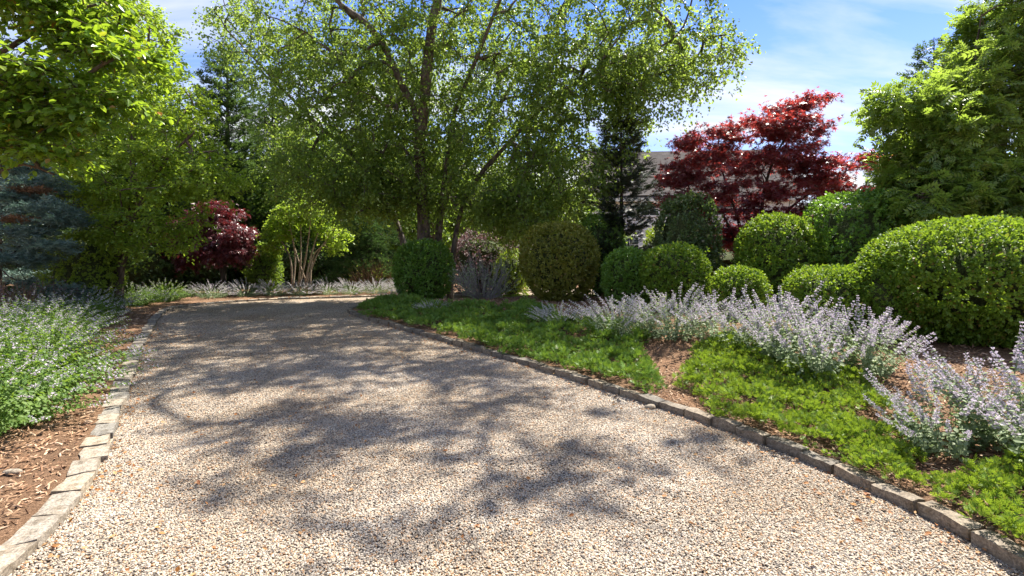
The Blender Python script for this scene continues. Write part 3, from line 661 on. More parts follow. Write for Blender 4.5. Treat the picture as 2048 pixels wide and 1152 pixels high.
# --- soft green tree on the left
def rel(base, px, py, d): return (X(px, d) - base[0], d - base[1], Z(py, d))
b = (X(238, 11.5), 11.5, .05)
tree('cherry_tree', 'tall loose yellow-green tree behind the left catmint border', 'tree', b,
     [([(0, 0, 0), rel(b, 245, 500, 11.5), rel(b, 265, 400, 11.6), rel(b, 270, 280, 11.8), rel(b, 290, 150, 12), rel(b, 300, 60, 12)], .10, .025),
      ([(0, 0, .3), rel(b, 225, 430, 11.6), rel(b, 190, 300, 11.8), rel(b, 170, 180, 12)], .07, .02),
      ([(0, 0, .5), rel(b, 270, 430, 11.2), rel(b, 330, 330, 11), rel(b, 390, 270, 10.9)], .06, .02)],
     [(rel(b, x_, y_, d_), r_, w_) for x_, y_, d_, r_, w_ in ((275, 110, 12, (.9, 1.1, 1.1), 8), (230, 60, 12.2, (1.1, 1.1, 1.1), 7), (340, 200, 11.6, (.8, 1, .8), 6), (250, 220, 11.8, (1.3, 1.3, 1.2), 9),
        (360, 310, 11.2, (.9, 1, .75), 7), (270, 340, 11.4, (1.2, 1.2, .9), 8), (420, 365, 10.9, (.6, .8, .35), 3.5), (330, 420, 11, (.9, 1, .6), 5), (220, 440, 11.2, (.9, .8, .7), 4), (180, 250, 11.8, (1, 1.1, 1.3), 6), (180, 400, 11.5, (.8, .8, .6), 3), (300, 480, 11.3, (.8, .7, .4), 2.5))],
     620, 9, 10, .074, T_QUAD, M['cherry_leaf'], M['bark'], twig=.42, droop=.2, flat=.25, rt=.004, wid=1.1)

# --- near tree whose bough hangs into the upper left corner
b = (-6.3, 4.6, .05)
tree('overhanging_tree', 'nearest broadleaf tree, its bough hanging into the upper left corner', 'tree', b,
     [([(0, 0, 0), (.1, 0, 1.2), (.25, 0, 2.2), (.5, 0, 3.2), (.6, 0, 4.6)], .13, .04),
      ([(.22, 0, 2.0), (1.1, -.0, 2.35), rel(b, 60, 245, 4.7), rel(b, 190, 150, 4.7), rel(b, 270, 110, 4.8)], .05, .012),
      ([(.4, 0, 2.6), rel(b, 0, 120, 4.8), rel(b, 110, 50, 4.9), rel(b, 200, 20, 5)], .045, .012),
      ([(.15, 0, 1.6), rel(b, -60, 380, 4.6), rel(b, 40, 340, 4.5), rel(b, 110, 360, 4.5)], .03, .008)],
     [(rel(b, x_, y_, d_), r_, w_) for x_, y_, d_, r_, w_ in ((50, 40, 4.7, (.4, .45, .22), 7), (170, 90, 4.7, (.3, .4, .13), 5), (250, 115, 4.7, (.2, .3, .08), 3), (40, 190, 4.6, (.3, .45, .1), 4), (130, 175, 4.6, (.25, .4, .1), 4), (215, 205, 4.6, (.14, .22, .08), 2),
        (50, 250, 4.5, (.28, .4, .09), 4), (20, 305, 4.5, (.25, .35, .07), 2.6), (110, 320, 4.5, (.2, .25, .05), 2), (150, 25, 4.9, (.45, .45, .18), 5), (-80, 200, 4.8, (.4, .5, .6), 4), (160, 250, 4.5, (.1, .2, .05), 1))],
     170, 8, 9, .077, T_BLADE, M['near_leaf'], M['bark'], twig=.34, droop=.18, flat=.6, rt=.0035, bow=.02, big=300, jit=.012, leafN=(.35, 1.0), wid=1.05, twig_r=.0022)

# --- right tree with compound leaves
K = 1.32; b = (7.4 * K, 7.4 * K, .25)
tree('compound_leaf_tree', 'leafy tree with feathery compound leaves rising above the big boxwood', 'tree', b,
     [([(0, 0, 0), (.0, 0, 1.9), (.1, .1, 3.6), (.2, .2, 5.6)], .16, .04),
      ([(0, 0, 1.3), rel(b, 1960, 400, 7.2 * K), rel(b, 1880, 330, 7 * K), rel(b, 1800, 240, 7 * K)], .06, .012),
      ([(0, 0, 1.2), rel(b, 1990, 430, 6.9 * K), rel(b, 1900, 410, 6.7 * K), rel(b, 1830, 420, 6.6 * K)], .05, .012),
      ([(0, 0, 1.8), rel(b, 1990, 280, 7.2 * K), rel(b, 1950, 150, 7.4 * K), rel(b, 1960, 60, 7.4 * K)], .06, .012)],
     [(rel(b, x_, y_, d_ * K), tuple(K * v_ for v_ in r_), w_) for x_, y_, d_, r_, w_ in ((2020, 90, 7.4, (.4, .7, .5), 6), (1960, 200, 7.2, (.5, .7, .5), 8), (1880, 290, 7, (.55, .6, .4), 7), (1800, 240, 7, (.24, .35, .14), 2.2), (1980, 330, 7, (.6, .7, .6), 9),
        (1890, 400, 6.8, (.6, .6, .34), 8), (1820, 440, 6.7, (.3, .45, .16), 3.5), (1990, 430, 6.6, (.6, .6, .3), 7), (2060, 30, 7.2, (.5, .8, .8), 5), (2100, 250, 7, (.7, .8, 1.2), 8), (1905, 215, 7.2, (.25, .4, .18), 2.2), (1850, 350, 7, (.4, .5, .3), 4), (2080, 430, 6.8, (.7, .7, .4), 4))],
     560, 6, 4, .205, T_PINNATE, M['ash_leaf'], M['bark'], twig=.46, droop=.14, flat=.25, rt=.004, big=300, jit=.03, leafN=(.75, 1.0), outward=1.1)

# --- red Japanese maples
b = (X(1510, 11.8), 11.8, .28)
tree('red_maple', 'broad red Japanese maple glowing against the sky in front of the house', 'tree', b,
     [([(0, 0, 0), rel(b, 1520, 480, 11.8), rel(b, 1530, 400, 11.7), rel(b, 1560, 320, 11.6), rel(b, 1600, 260, 11.6)], .06, .015),
      ([(-.1, .1, 0), rel(b, 1480, 480, 11.9), rel(b, 1455, 400, 11.9), rel(b, 1430, 320, 12)], .055, .015),
      ([(.1, 0, 0), rel(b, 1560, 470, 11.6), rel(b, 1620, 410, 11.5), rel(b, 1690, 370, 11.4)], .05, .015),
      ([(-.15, 0, 0), rel(b, 1455, 470, 11.6), rel(b, 1405, 420, 11.5), rel(b, 1350, 400, 11.4)], .045, .012)],
     [(rel(b, x_, y_, d_), r_, w_) for x_, y_, d_, r_, w_ in ((1420, 300, 11.8, (.7, .8, .27), 6), (1500, 285, 11.7, (.7, .8, .22), 6), (1590, 275, 11.6, (.6, .8, .27), 6), (1580, 240, 11.6, (.36, .5, .1), 2.2), (1625, 222, 11.6, (.3, .3, .06), 1.5),
        (1390, 365, 11.6, (.6, .8, .27), 4.5), (1480, 345, 11.6, (.9, .9, .32), 8), (1580, 340, 11.5, (.9, .9, .32), 8), (1670, 365, 11.3, (.75, .8, .27), 6), (1725, 350, 11.2, (.35, .5, .1), 2.5), (1470, 410, 11.7, (.9, .9, .32), 7), (1600, 405, 11.5, (.9, .9, .32), 7), (1690, 410, 11.4, (.5, .6, .16), 3), (1355, 385, 11.5, (.45, .5, .14), 4), (1370, 425, 11.5, (.4, .5, .14), 3), (1530, 455, 11.8, (.8, .7, .22), 4), (1620, 455, 11.6, (.6, .6, .18), 3), (1440, 495, 11.9, (.6, .5, .25), 6), (1520, 490, 11.9, (.6, .5, .25), 5), (1600, 490, 11.7, (.6, .5, .25), 4), (1400, 450, 11.7, (.5, .5, .2), 4))],
     560, 9, 7, .095, T_MAPLE, M['red_leaf'], M['bark_dark'], twig=.34, droop=.1, flat=.7, rt=.0035, leafN=(.45, 1.0), wid=1.1)
b = (X(447, 16), 16, .1)
tree('purple_maple', 'dark red-purple Japanese maple behind the far catmint row', 'tree', b,
     [([(0, 0, 0), rel(b, 448, 510, 16), rel(b, 440, 460, 16), rel(b, 440, 425, 16)], .10, .03), ([(0, 0, .5), rel(b, 420, 490, 16), rel(b, 380, 460, 16)], .05, .02)],
     [(rel(b, x_, y_, d_), r_, w_) for x_, y_, d_, r_, w_ in ((440, 430, 16, (.55, .7, .3), 5), (400, 460, 16, (.75, .8, .35), 6), (465, 470, 15.8, (.55, .6, .25), 5), (385, 510, 15.9, (.8, .7, .35), 6), (475, 510, 15.7, (.5, .5, .2), 4), (430, 500, 15.8, (.6, .6, .3), 5), (350, 490, 16, (.5, .6, .35), 3))],
     190, 9, 7, .125, T_MAPLE, M['purple_leaf'], M['bark_dark'], twig=.4, droop=.35, flat=.5, rt=.004, leafN=(.45, 1.0))

# --- small vase-shaped tree with pale stems
b = (X(603, 16.3), 16.3, .1)
ends = [(552, 470), (575, 440), (600, 430), (622, 425), (645, 440), (668, 465), (585, 480), (655, 490)]
tree('vase_tree', 'small vase-shaped tree with pale bare stems behind the far catmint row', 'tree', b,
     [([(.35 * (i - 3.5) / 4, .1 * (-1) ** i, 0), rel(b, 603 + (ex - 603) * .45, 520, 16.3), rel(b, ex, ey, 16.2 + .3 * (-1) ** i)], .034, .012) for i, (ex, ey) in enumerate(ends)],
     [(rel(b, x_, y_, d_), r_, w_) for x_, y_, d_, r_, w_ in ((600, 430, 16.3, (.6, .7, .3), 6), (640, 425, 16.2, (.5, .6, .3), 5), (560, 475, 16.1, (.38, .5, .2), 3), (665, 470, 16.1, (.35, .5, .22), 3), (575, 445, 16.4, (.5, .6, .25), 4), (665, 500, 16.1, (.3, .4, .1), 1.5), (550, 500, 16.1, (.3, .4, .14), 1.5))],
     130, 8, 9, .085, T_QUAD, M['cherry_leaf'], M['bark_pale'], twig=.35, droop=.2, flat=.4, rt=.0045)

# --- conifers
b = (-11.5, 11.4, .08); BB = []
for k_ in range(46):
    t_ = rng.random() ** .8; a_ = rng.uniform(0, 6.28); r_ = (2.75 * (1 - t_ * .85)) * rng.uniform(.35, 1)
    BB.append(((math.cos(a_) * r_, math.sin(a_) * r_, .35 + 5.6 * t_ - .12 * r_), (.55, .55, .07), .6 + (1 - t_) * 1.2))
for px_, py_, d_ in ((30, 345, 10.2), (75, 372, 10), (20, 405, 9.9), (80, 428, 9.8), (115, 452, 10), (40, 470, 9.7), (95, 500, 9.8), (30, 530, 9.6)): BB.append((rel(b, px_, py_, d_), (.42, .45, .06), 3))
sp = tree('blue_spruce', 'layered blue spruce with a browned bough at the left edge', 'conifer', b, [([(0, 0, 0), (.03, 0, 3), (0, 0, 6.1)], .13, .02)], BB, 300, 8, 8, .155, T_SHOOT, M['blue_needle'], M['bark_dark'],
     twig=.34, droop=.05, flat=.72, rt=.004, bow=-.05, jit=.02, leafN=(.35, 1.0), wid=1.3)
k_ = 900; c_ = np.array([rel(b, 45, 388, 9.9), rel(b, 40, 448, 9.7)])[rng.integers(0, 2, k_)] + rnd(k_) * rng.random((k_, 1)) ** .5 * [.5, .4, .07]
part('brown_branches', *scatter(c_, rnd(k_) * [1, 1, .3] + [.4, -.4, 0], rng.normal(0, .4, (k_, 3)) + [0, 0, 1], rng.uniform(.08, .17, k_), T_SHOOT, 1.2), M['brown_needle'], sp, kind='stuff')
conifer('dwarf_spruce', 'low mounded blue spruce beside the left catmint border', (X(122, 10.2), 10.2, .08), .62, .55, 8, 9, 40, .09, M['blue_needle'], M['bark_dark'], droop=.1, rise=.25, p=.5, r0=.03)
conifer('cedar_tree', 'tall dark cedar rising behind the purple maple', (X(455, 20), 20, .1), 9.1, 2.1, 30, 8, 52, .30, M['dark_green'], M['bark'], droop=-.05, rise=.35, p=.55, r0=.2, T=T_SPRAY)
conifer('dark_conifer', 'thin sparse dark conifer with clumped boughs in front of the house', (X(1243, 12.8), 12.8, .28), 4.75, .98, 13, 6, 140, .16, M['black_needle'], M['bark_dark'], droop=-.02, rise=.12, p=.45, r0=.07, irregular=.4, width=.42, bare=.1, up=.25, T=T_SPRAY)
conifer('weeping_spruce', 'grey-green drooping spruce left of the birch trunks', (X(735, 18.3), 18.3, .1), 3.1, 1.6, 14, 9, 60, .24, M['green_needle'], M['bark_dark'], droop=.35, rise=.2, p=.5, r0=.09)
conifer('far_conifer', 'tall dark conifer peaking above the compound-leaf tree', (X(1868, 20), 20, .1), 9.6, 2.3, 22, 8, 42, .36, M['dark_green'], M['bark_dark'], droop=.05, rise=.2, p=.6, r0=.2, T=T_SPRAY)
conifer('far_conifer', 'short dark conifer just right of the red maple', (X(1775, 19), 19, .1), 5.3, 1.0, 18, 7, 40, .25, M['dark_green'], M['bark_dark'], droop=.0, rise=.3, p=.5, r0=.12, T=T_SPRAY)
conifer('far_conifer', 'broad dark hemlock between the cedar and the birch crown', (X(545, 23), 23, .1), 8.6, 3.0, 20, 8, 50, .42, M['dark_green'], M['bark_dark'], droop=.15, rise=.15, p=.6, r0=.2, T=T_SPRAY)
conifer('far_conifer', 'dark evergreen filling the gap behind the birch trunks', (X(760, 25), 25, .1), 7.6, 3.2, 18, 8, 45, .48, M['dark_green'], M['bark_dark'], droop=.1, rise=.15, p=.6, r0=.2, T=T_SPRAY)
conifer('far_conifer', 'dark evergreen behind the yellow-green tree at the left', (X(330, 21), 21, .1), 7.4, 2.8, 18, 8, 45, .42, M['dark_green'], M['bark_dark'], droop=.1, rise=.2, p=.6, r0=.2, T=T_SPRAY)
conifer('far_conifer', 'tall dark evergreen behind the blue spruce', (X(130, 18), 18, .1), 8.8, 2.8, 19, 8, 48, .38, M['dark_green'], M['bark_dark'], droop=.1, rise=.2, p=.6, r0=.2, T=T_SPRAY)

# --- broadleaf woodland trees behind
def woodland(label, px, d, H, rw, n=120, mat='wood_green', z0=.25):
    b = (X(px, d), d, .1)
    tree('woodland_tree', label, 'tree', b, [([(0, 0, 0), (.1, 0, H * .3), (-.1, .1, H * .6), (.1, 0, H * .88)], .16, .04)],
         [((0, 0, H * .62), (rw, rw, H * .30), 6), ((-rw * .5, -.3, H * (z0 + .12)), (rw * .7, rw * .7, H * .16), 3), ((rw * .5, -.4, H * (z0 + .17)), (rw * .7, rw * .7, H * .16), 3), ((0, 0, H * .85), (rw * .5, rw * .5, H * .14), 2)],
         n, 8, 9, .165, T_QUAD, M[mat], M['bark'], twig=.8, droop=.2, rt=.008, jit=.06, group='broadleaf trees beyond the garden')
woodland('bright green tree behind the left side of the birch', 640, 20.5, 6.6, 2.2, 150)
woodland('sunlit green tree directly behind the birch trunks', 860, 22, 6.2, 2.4, 150)
woodland('rounded green tree behind the birch, left of the house', 1020, 24, 5.2, 2.4, 130)
woodland('low green tree between the birch and the house roof', 1150, 22, 3.9, 1.6, 110)
woodland('tall green tree in the far left corner behind the spruces', 20, 22, 8.2, 3, 150)
woodland('green tree half hidden behind the yellow-green tree', 245, 24, 8.0, 2.6, 130)

# --- shrubs
def bush(name, label, px, d, w, hh, n, leaf, mat, dep=None, lump=.05, pw=2.6, group=None, stems=True, base=0., z=None, xx=None, cat='shrub', T=T_QUAD, upright=.0, bare=0.):
    """clipped bush: leaves in rosettes over a lumpy rounded form"""
    x = X(px, d) if xx is None else xx; z = gz1(x, d) if z is None else z
    root = thing(name, label, cat, (x, d, z), group=group); dep = dep or w
    k = int(n * .98) // 8; u = rnd(k); e = (np.abs(u) ** pw).sum(1) ** (-1 / pw); u = u * e[:, None]
    rad = np.array([w / 2, dep / 2, hh / 2]); c = np.array([0, 0, hh / 2])
    lm = 1 + lump * wob(u * rad * 1.0 + px, 5.5 / max(w, .8) * 1.3) + .5 * lump * wob(u * rad + px, 15, o=11) + .35 * lump * wob(u * rad + px, 34, o=23)
    u[:, :2] *= np.where(u[:, 2:3] < 0, 1 - .12 * np.abs(u[:, 2:3]) * (1 + base), 1)
    depth = rng.exponential(.035 * w, k) + .05 * w * np.clip(wob(u * rad + px, 9, o=29) - .75, 0, 1)
    stray = rng.random(k) < .022; depth = np.where(stray, -rng.exponential(.035, k), depth)
    Pc = c + u * rad * (lm - depth / w)[:, None]; Pc = Pc[Pc[:, 2] > .03 + bare * hh]; k = len(Pc)
    out = unit((Pc - c) / rad ** 2)
    ax_ = unit(out + rng.normal(0, .35, (k, 3)) + [0, 0, .35 + upright]); ax8 = np.repeat(ax_, 8, axis=0)
    rd = rnd(k * 8); rd = unit(rd - ax8 * (rd * ax8).sum(1)[:, None]); st = np.tile(np.arange(8) / 7, k)[:, None]
    P = np.repeat(Pc, 8, axis=0) + ax8 * (st * leaf * 1.5) + rng.normal(0, leaf * .3, (k * 8, 3))
    D = rd * (1.15 - .6 * st) + ax8 * (.35 + .8 * st) + rng.normal(0, .25, (k * 8, 3)); Nn = ax8 + rng.normal(0, .3, (k * 8, 3))
    part('foliage', *scatter(P, D, Nn, leaf * rng.uniform(.75, 1.3, k * 8), T, 1.15), M[mat], root, kind='stuff')
    A = Acc(); m = 26; az = rng.uniform(0, 6.28, m); r = np.sqrt(rng.random(m)) * .78
    e_ = np.c_[np.cos(az) * r * w / 2, np.sin(az) * r * dep / 2, hh * rng.uniform(.55, .9, m) * (1 - .3 * r)]
    for q in e_:
        s_ = np.array([q[0] * .2, q[1] * .2, -.03]); A.add(*tube(bez(s_, q, np.array([0, 0, -.1 * hh]), 5), np.linspace(.014, .004, 5), 4))
    m2 = 420; s = e_[rng.integers(0, m, m2)] * rng.uniform(.45, 1, (m2, 1)); u2 = rnd(m2); u2 *= ((np.abs(u2) ** pw).sum(1) ** (-1 / pw))[:, None]
    t2 = c + u2 * rad * .9; t2[:, 2] = np.maximum(t2[:, 2], bare * hh * .9 + .03); A.add(*sticks(s, s + (t2 - s) * .85, .004, .002))
    A.part('stems', M['twig_brown'] if mat != 'privet' else M['twig_grey'], root)
    # the tangle of leafless inner growth
    import bmesh
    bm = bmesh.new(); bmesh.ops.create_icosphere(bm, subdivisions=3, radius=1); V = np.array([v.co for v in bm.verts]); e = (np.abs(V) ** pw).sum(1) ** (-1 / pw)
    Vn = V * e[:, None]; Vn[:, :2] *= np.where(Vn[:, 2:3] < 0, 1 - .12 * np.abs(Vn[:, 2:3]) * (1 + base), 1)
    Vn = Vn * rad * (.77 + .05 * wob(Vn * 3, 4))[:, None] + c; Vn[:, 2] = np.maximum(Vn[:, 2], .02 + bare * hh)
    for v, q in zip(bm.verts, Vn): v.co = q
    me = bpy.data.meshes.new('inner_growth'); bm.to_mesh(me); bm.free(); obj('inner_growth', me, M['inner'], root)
    return root
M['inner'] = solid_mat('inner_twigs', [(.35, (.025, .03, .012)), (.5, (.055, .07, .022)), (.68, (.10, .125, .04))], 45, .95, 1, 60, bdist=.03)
bs = 'rounded boxwood bushes in the right-hand bed'
bush('boxwood', 'dark shaded boxwood ball in front of the birch trunks', 848, 13.2, 1.42, 1.5, 20000, .05, 'box_deep', base=.6, group=bs, pw=2.5)
bush('boxwood', 'olive-green boxwood dome right of the twiggy grey shrub', 1117, 11.4, 1.62, 1.66, 28000, .046, 'box_olive', base=.7, group=bs, pw=2.6)
bush('boxwood', 'smaller of the two fresh green boxwood balls under the dark conifer', 1256, 10.0, .86, 1.08, 13000, .042, 'box_deep', group=bs)
bush('boxwood', 'larger of the two fresh green boxwood balls, overlapped by catmint', 1346, 9.6, 1.16, 1.16, 19000, .042, 'box_bright', group=bs)
bush('boxwood', 'tall egg-shaped boxwood below the red maple', 1556, 9.6, 1.32, 1.7, 25000, .044, 'box_bright', group=bs, pw=2.5)
bush('boxwood', 'small yellowish boxwood half hidden by catmint spikes', 1480, 8.4, .75, .78, 11000, .038, 'box_bright', group=bs)
bush('boxwood', 'low flat-topped boxwood left of the giant one', 1668, 6.7, 1.05, .85, 19000, .034, 'box_bright', group=bs, pw=3)
bush('boxwood', 'giant glossy boxwood at the right edge of the photo', 1985, 6.2, 2.7, 1.44, 76000, .038, 'box_bright', dep=2.3, lump=.06, group=bs, pw=2.35, xx=5.78)
bush('boxwood', 'small lime boxwood shoulder against the giant boxwood', 1772, 6.3, .75, .95, 12000, .03, 'box_bright', group=bs)
bush('privet', 'tall clipped shrub left of the compound-leaf tree', 1712, 9.4, 1.62, 2.1, 25000, .048, 'box_deep', group='upright shrubs', pw=3.4)
bush('privet', 'upright twiggy grey-green shrub between the dark conifer and red maple', 1372, 10.6, 1.15, 2.15, 14000, .05, 'privet', group='upright shrubs', pw=3.0, upright=.8, lump=.09)
bush('privet', 'dark upright shrub behind the olive boxwood dome', 1200, 12.6, 1.1, 1.95, 12000, .045, 'box_deep', group='upright shrubs', pw=3.0, upright=.8, lump=.1)
bush('light_shrub', 'yellow-green shrub left of the left-hand tree trunk', 168, 11.2, 1.25, 1.62, 12000, .045, 'shrub_lime', lump=.12)
bush('light_shrub', 'small lime shrub behind the twiggy grey shrub', 1022, 15.2, 1.0, 1.35, 7000, .05, 'shrub_lime', lump=.22)
bush('purple_shrub', 'dusty purple-leaved shrub right of the birch trunks', 965, 16.0, 2.1, 2.0, 12000, .055, 'dusty_leaf', lump=.24)
bush('light_shrub', 'lime shrub beneath the house window', 1322, 17, 1.0, 2.2, 6000, .06, 'shrub_lime', lump=.12)
bush('light_shrub', 'green sapling-like shrub between purple maple and vase tree', 530, 16.6, .9, 1.35, 6500, .06, 'wood_green', lump=.22)
bush('dark_shrub', 'dark rhododendron below the purple maple', 395, 17.8, 2.4, 1.6, 7000, .09, 'dark_green', lump=.12, group='dark understory shrubs')
bush('dark_shrub', 'dark rhododendron behind the left tree trunk', 275, 15.6, 2.2, 1.7, 7000, .09, 'dark_green', lump=.12, group='dark understory shrubs')
bush('dark_shrub', 'dark shrub behind the vase tree stems', 600, 19, 2.6, 1.5, 7000, .09, 'dark_green', lump=.12, group='dark understory shrubs')
bush('dark_shrub', 'dark shrub left of the vase tree', 490, 19, 2.4, 1.9, 7000, .09, 'dark_green', lump=.12, group='dark understory shrubs')
bush('dark_shrub', 'dark shrub behind the blue spruce and lime shrub', 90, 14.5, 2.6, 2.0, 7000, .09, 'dark_green', lump=.12, group='dark understory shrubs')
bush('dark_shrub', 'dark shrub beneath the red maple', 1480, 13.4, 2.6, 1.2, 7000, .075, 'dark_green', lump=.12, group='dark understory shrubs')

def twiggy(name, label, px, d, w, hh, n, mat, leafmat=None, nleaf=0, spread=1.0, r=.006, cat='shrub'):
    x = X(px, d); root = thing(name, label, cat, (x, d, gz1(x, d))); A = Acc(); E = []; Dd = []
    for i in range(n):
        az = rng.uniform(0, 6.28); el_ = math.asin(rng.uniform(.12, 1)); L0 = rng.uniform(.72, 1.08)
        q = np.array([math.cos(az) * math.cos(el_) * w / 2, math.sin(az) * math.cos(el_) * w / 2, hh * (.12 + .88 * math.sin(el_))]) * L0
        s = q * [.2, .2, 0]; cv = bez(s, q, np.array([q[0] * .12, q[1] * .12, -.06 * hh]) + rng.normal(0, .05, 3), 6); A.add(*tube(cv, np.linspace(r, r * .35, 6), 3))
        for _ in range(5):
            u = rng.integers(2, 5); p = cv[u]; e = p + (unit(cv[u + 1] - cv[u]) + rng.normal(0, .4, 3) + [0, 0, .3]) * rng.uniform(.12, .35) * hh
            A.add(*sticks(p[None], e[None], r * .5, r * .2)); E.append(e); Dd.append(e - p)
    A.part('stems', M[mat], root)
    if leafmat:
        E = np.array(E); k = rng.integers(0, len(E), nleaf); t = rng.uniform(-.7, .1, (nleaf, 1)); P = E[k] + np.array(Dd)[k] * t + rng.normal(0, .02, (nleaf, 3))
        part('foliage', *scatter(P, rnd(nleaf) + [0, 0, .4], rnd(nleaf) + [0, 0, .5], rng.uniform(.02, .05, nleaf), T_QUAD), M[leafmat], root, kind='stuff')
    return root
twiggy('twiggy_shrub', 'leggy grey-stemmed shrub between dark and olive boxwoods', 968, 11.9, 1.75, 1.05, 85, 'twig_grey', 'nepeta_leaf', 1300, r=.0085)
twiggy('twiggy_shrub', 'brown vase-shaped twiggy shrub under the drooping spruce', 742, 17.4, 2.0, 1.0, 170, 'twig_brown', 'cherry_leaf', 500, r=.009)
twiggy('twiggy_shrub', 'bare brown thicket under the blue spruce at the left edge', 45, 9.6, 1.9, .7, 150, 'twig_brown', 'dusty_leaf', 1600, r=.007)

# ------------------------------------------------------------------ catmint
def stem_geo(L, ff, nleafpair, leaf, nfl, bend, fs=.011):
    """one upright stem at the origin: (stem+leaves), (flower spike)"""
    t = np.linspace(0, 1, 7); c = np.c_[bend * t ** 2 * L, .05 * L * np.sin(t * 3 + rng.uniform(0, 6)), L * (t - .25 * bend * t ** 2)]
    A = Acc(); A.add(*tube(c, np.linspace(.0032, .0014, 7), 3))
    def at(u): return np.stack([np.interp(u, t, c[:, k]) for k in range(3)], -1)
    n = nleafpair * 2; u = np.repeat(np.linspace(.08, 1 - ff * .4, nleafpair), 2) + rng.normal(0, .01, n)
    az = np.tile([0, np.pi], nleafpair) + np.repeat(np.arange(nleafpair) * 1.57, 2) + rng.normal(0, .3, n)
    D = np.c_[np.cos(az), np.sin(az), rng.uniform(-.2, .6, n)]; Nn = np.c_[-np.cos(az) * .4, -np.sin(az) * .4, np.ones(n)] + rng.normal(0, .25, (n, 3))
    A.add(*scatter(at(u), D, Nn, leaf * (1.15 - .6 * u) * rng.uniform(.8, 1.2, n), T_BLADE if leaf > .0455 else T_QUAD, 1.15))
    B = Acc()
    u = 1 - ff + ff * np.repeat((np.arange(nfl) / nfl) ** .9, 6); k = len(u); az = rng.uniform(0, 6.28, k)
    D = np.c_[np.cos(az), np.sin(az), rng.uniform(-.1, .8, k)]; S = fs * (1.25 - .6 * (u - (1 - ff)) / ff) * rng.uniform(.7, 1.25, k)
    B.add(*scatter(at(u) + D * .003, D, rnd(k), S, (np.array([(0, -.12, 0), (.6, -.5, .1), (1.1, 0, -.2), (.6, .5, .1)]), np.array([(0, 1, 2), (0, 2, 3)]))))
    return A, B
NEAR_ST = []
for i in range(6):
    A, B = stem_geo(.56 + .05 * (i % 3), .34, 12, .046, 10, .14, .015)
    Va, Fa = A.out(); Vb, Fb = B.out(); ma = mesh_data('flower_stem', Va, Fa); ma.materials.append(M['nepeta_leaf'])
    mb = mesh_data('flower_spike', Vb, Fb); mb.materials.append(M['nepeta_flower']); NEAR_ST.append((ma, mb))
def place_rot(tilt, az, roll):
    return Matrix.Rotation(az, 3, 'Z') @ Matrix.Rotation(tilt, 3, 'Y') @ Matrix.Rotation(roll, 3, 'Z')
gr = 'catmint clumps'
def catmint_near(label, x, y, w, hh, n, lean=(0, 0)):
    z = gz1(x, y); root = thing('catmint', label, 'flowering plant', (x, y, z), group=gr)
    for i in range(n):
        az = rng.uniform(0, 6.28); rr = math.sqrt(rng.random()); tilt = .06 + .62 * rr ** 1.2; me = NEAR_ST[rng.integers(0, 6)]
        m3 = place_rot(tilt, az, -az * 0 + rng.normal(0, .5))
        ln = Matrix.Rotation(math.hypot(*lean), 3, Vector((-lean[1], lean[0], 0))) if lean != (0, 0) else Matrix.Identity(3)
        s = hh / .62 * rng.uniform(.75, 1.12) * (1 - .12 * rr)
        o = obj('flower_stem', me[0], None, root); o.matrix_local = Matrix.Translation((math.cos(az) * rr * w * .28, math.sin(az) * rr * w * .28, -.02)) @ (ln @ m3).to_4x4() @ Matrix.Scale(s, 4)
        f = obj('flower_spike', me[1], None, o)
    return root
def catmint_mesh(w, hh, n, ff, leaf, nfl, fs, pairs=9, lean=.0, tmax=.95):
    A = Acc(); B = Acc(); var = [stem_geo(.62, ff, pairs, leaf, nfl, .3, fs) for _ in range(5)]; var = [(a.out(), b.out()) for a, b in var]
    for i in range(n):
        az = rng.uniform(0, 6.28); rr = math.sqrt(rng.random()); (Va, Fa), (Vb, Fb) = var[i % 5]
        m3 = np.array(Matrix.Rotation(lean, 3, 'Y') @ place_rot(.08 + tmax * rr ** 1.2, az, rng.normal(0, .5))) * (hh / .62 * rng.uniform(.75, 1.12))
        off = np.array([math.cos(az) * rr * w * .3, math.sin(az) * rr * w * .3, -.02])
        for (V_, Fs, acc) in ((Va, Fa, A), (Vb, Fb, B)):
            Vt = V_ @ m3.T + off; n0 = acc.n
            for k_, f_ in enumerate(Fs):
                if k_ == 0: acc.V.append(Vt); acc.n += len(Vt)
                acc.F.setdefault(f_.shape[1], []).append(f_ + n0)
    return A.out(), B.out()
def catmint_var(mat, **kw):
    (Va, Fa), (Vb, Fb) = catmint_mesh(**kw); ma = mesh_data('leafy_stems', Va, Fa); ma.materials.append(M[mat]); mb = mesh_data('flower_spikes', Vb, Fb); mb.materials.append(M['nepeta_flower']); return ma, mb
def catmint(label, x, y, var, s=1., rz=None):
    root = thing('catmint', label, 'flowering plant', (x, y, gz1(x, y)), group=gr); root.rotation_euler = (0, 0, rng.uniform(-.5, .5) if rz is None else rz); root.scale = (s, s, s)
    for nm, me in zip(('leafy_stems', 'flower_spikes'), var): obj(nm, me, None, root)['kind'] = 'stuff'
    return root
VG = [catmint_var('nepeta_green', w=.95, hh=.70, n=130, ff=.13, leaf=.045, nfl=3, fs=.011, pairs=13, lean=.14, tmax=.85) for _ in range(3)]
VS = [catmint_var('nepeta_leaf', w=.9, hh=.62, n=110, ff=.36, leaf=.034, nfl=7, fs=.014, pairs=8, lean=.22, tmax=.9) for _ in range(3)]
VR = [catmint_var('nepeta_leaf', w=.9, hh=.68, n=95, ff=.34, leaf=.04, nfl=8, fs=.013, pairs=11, lean=-.05, tmax=.62) for _ in range(3)]
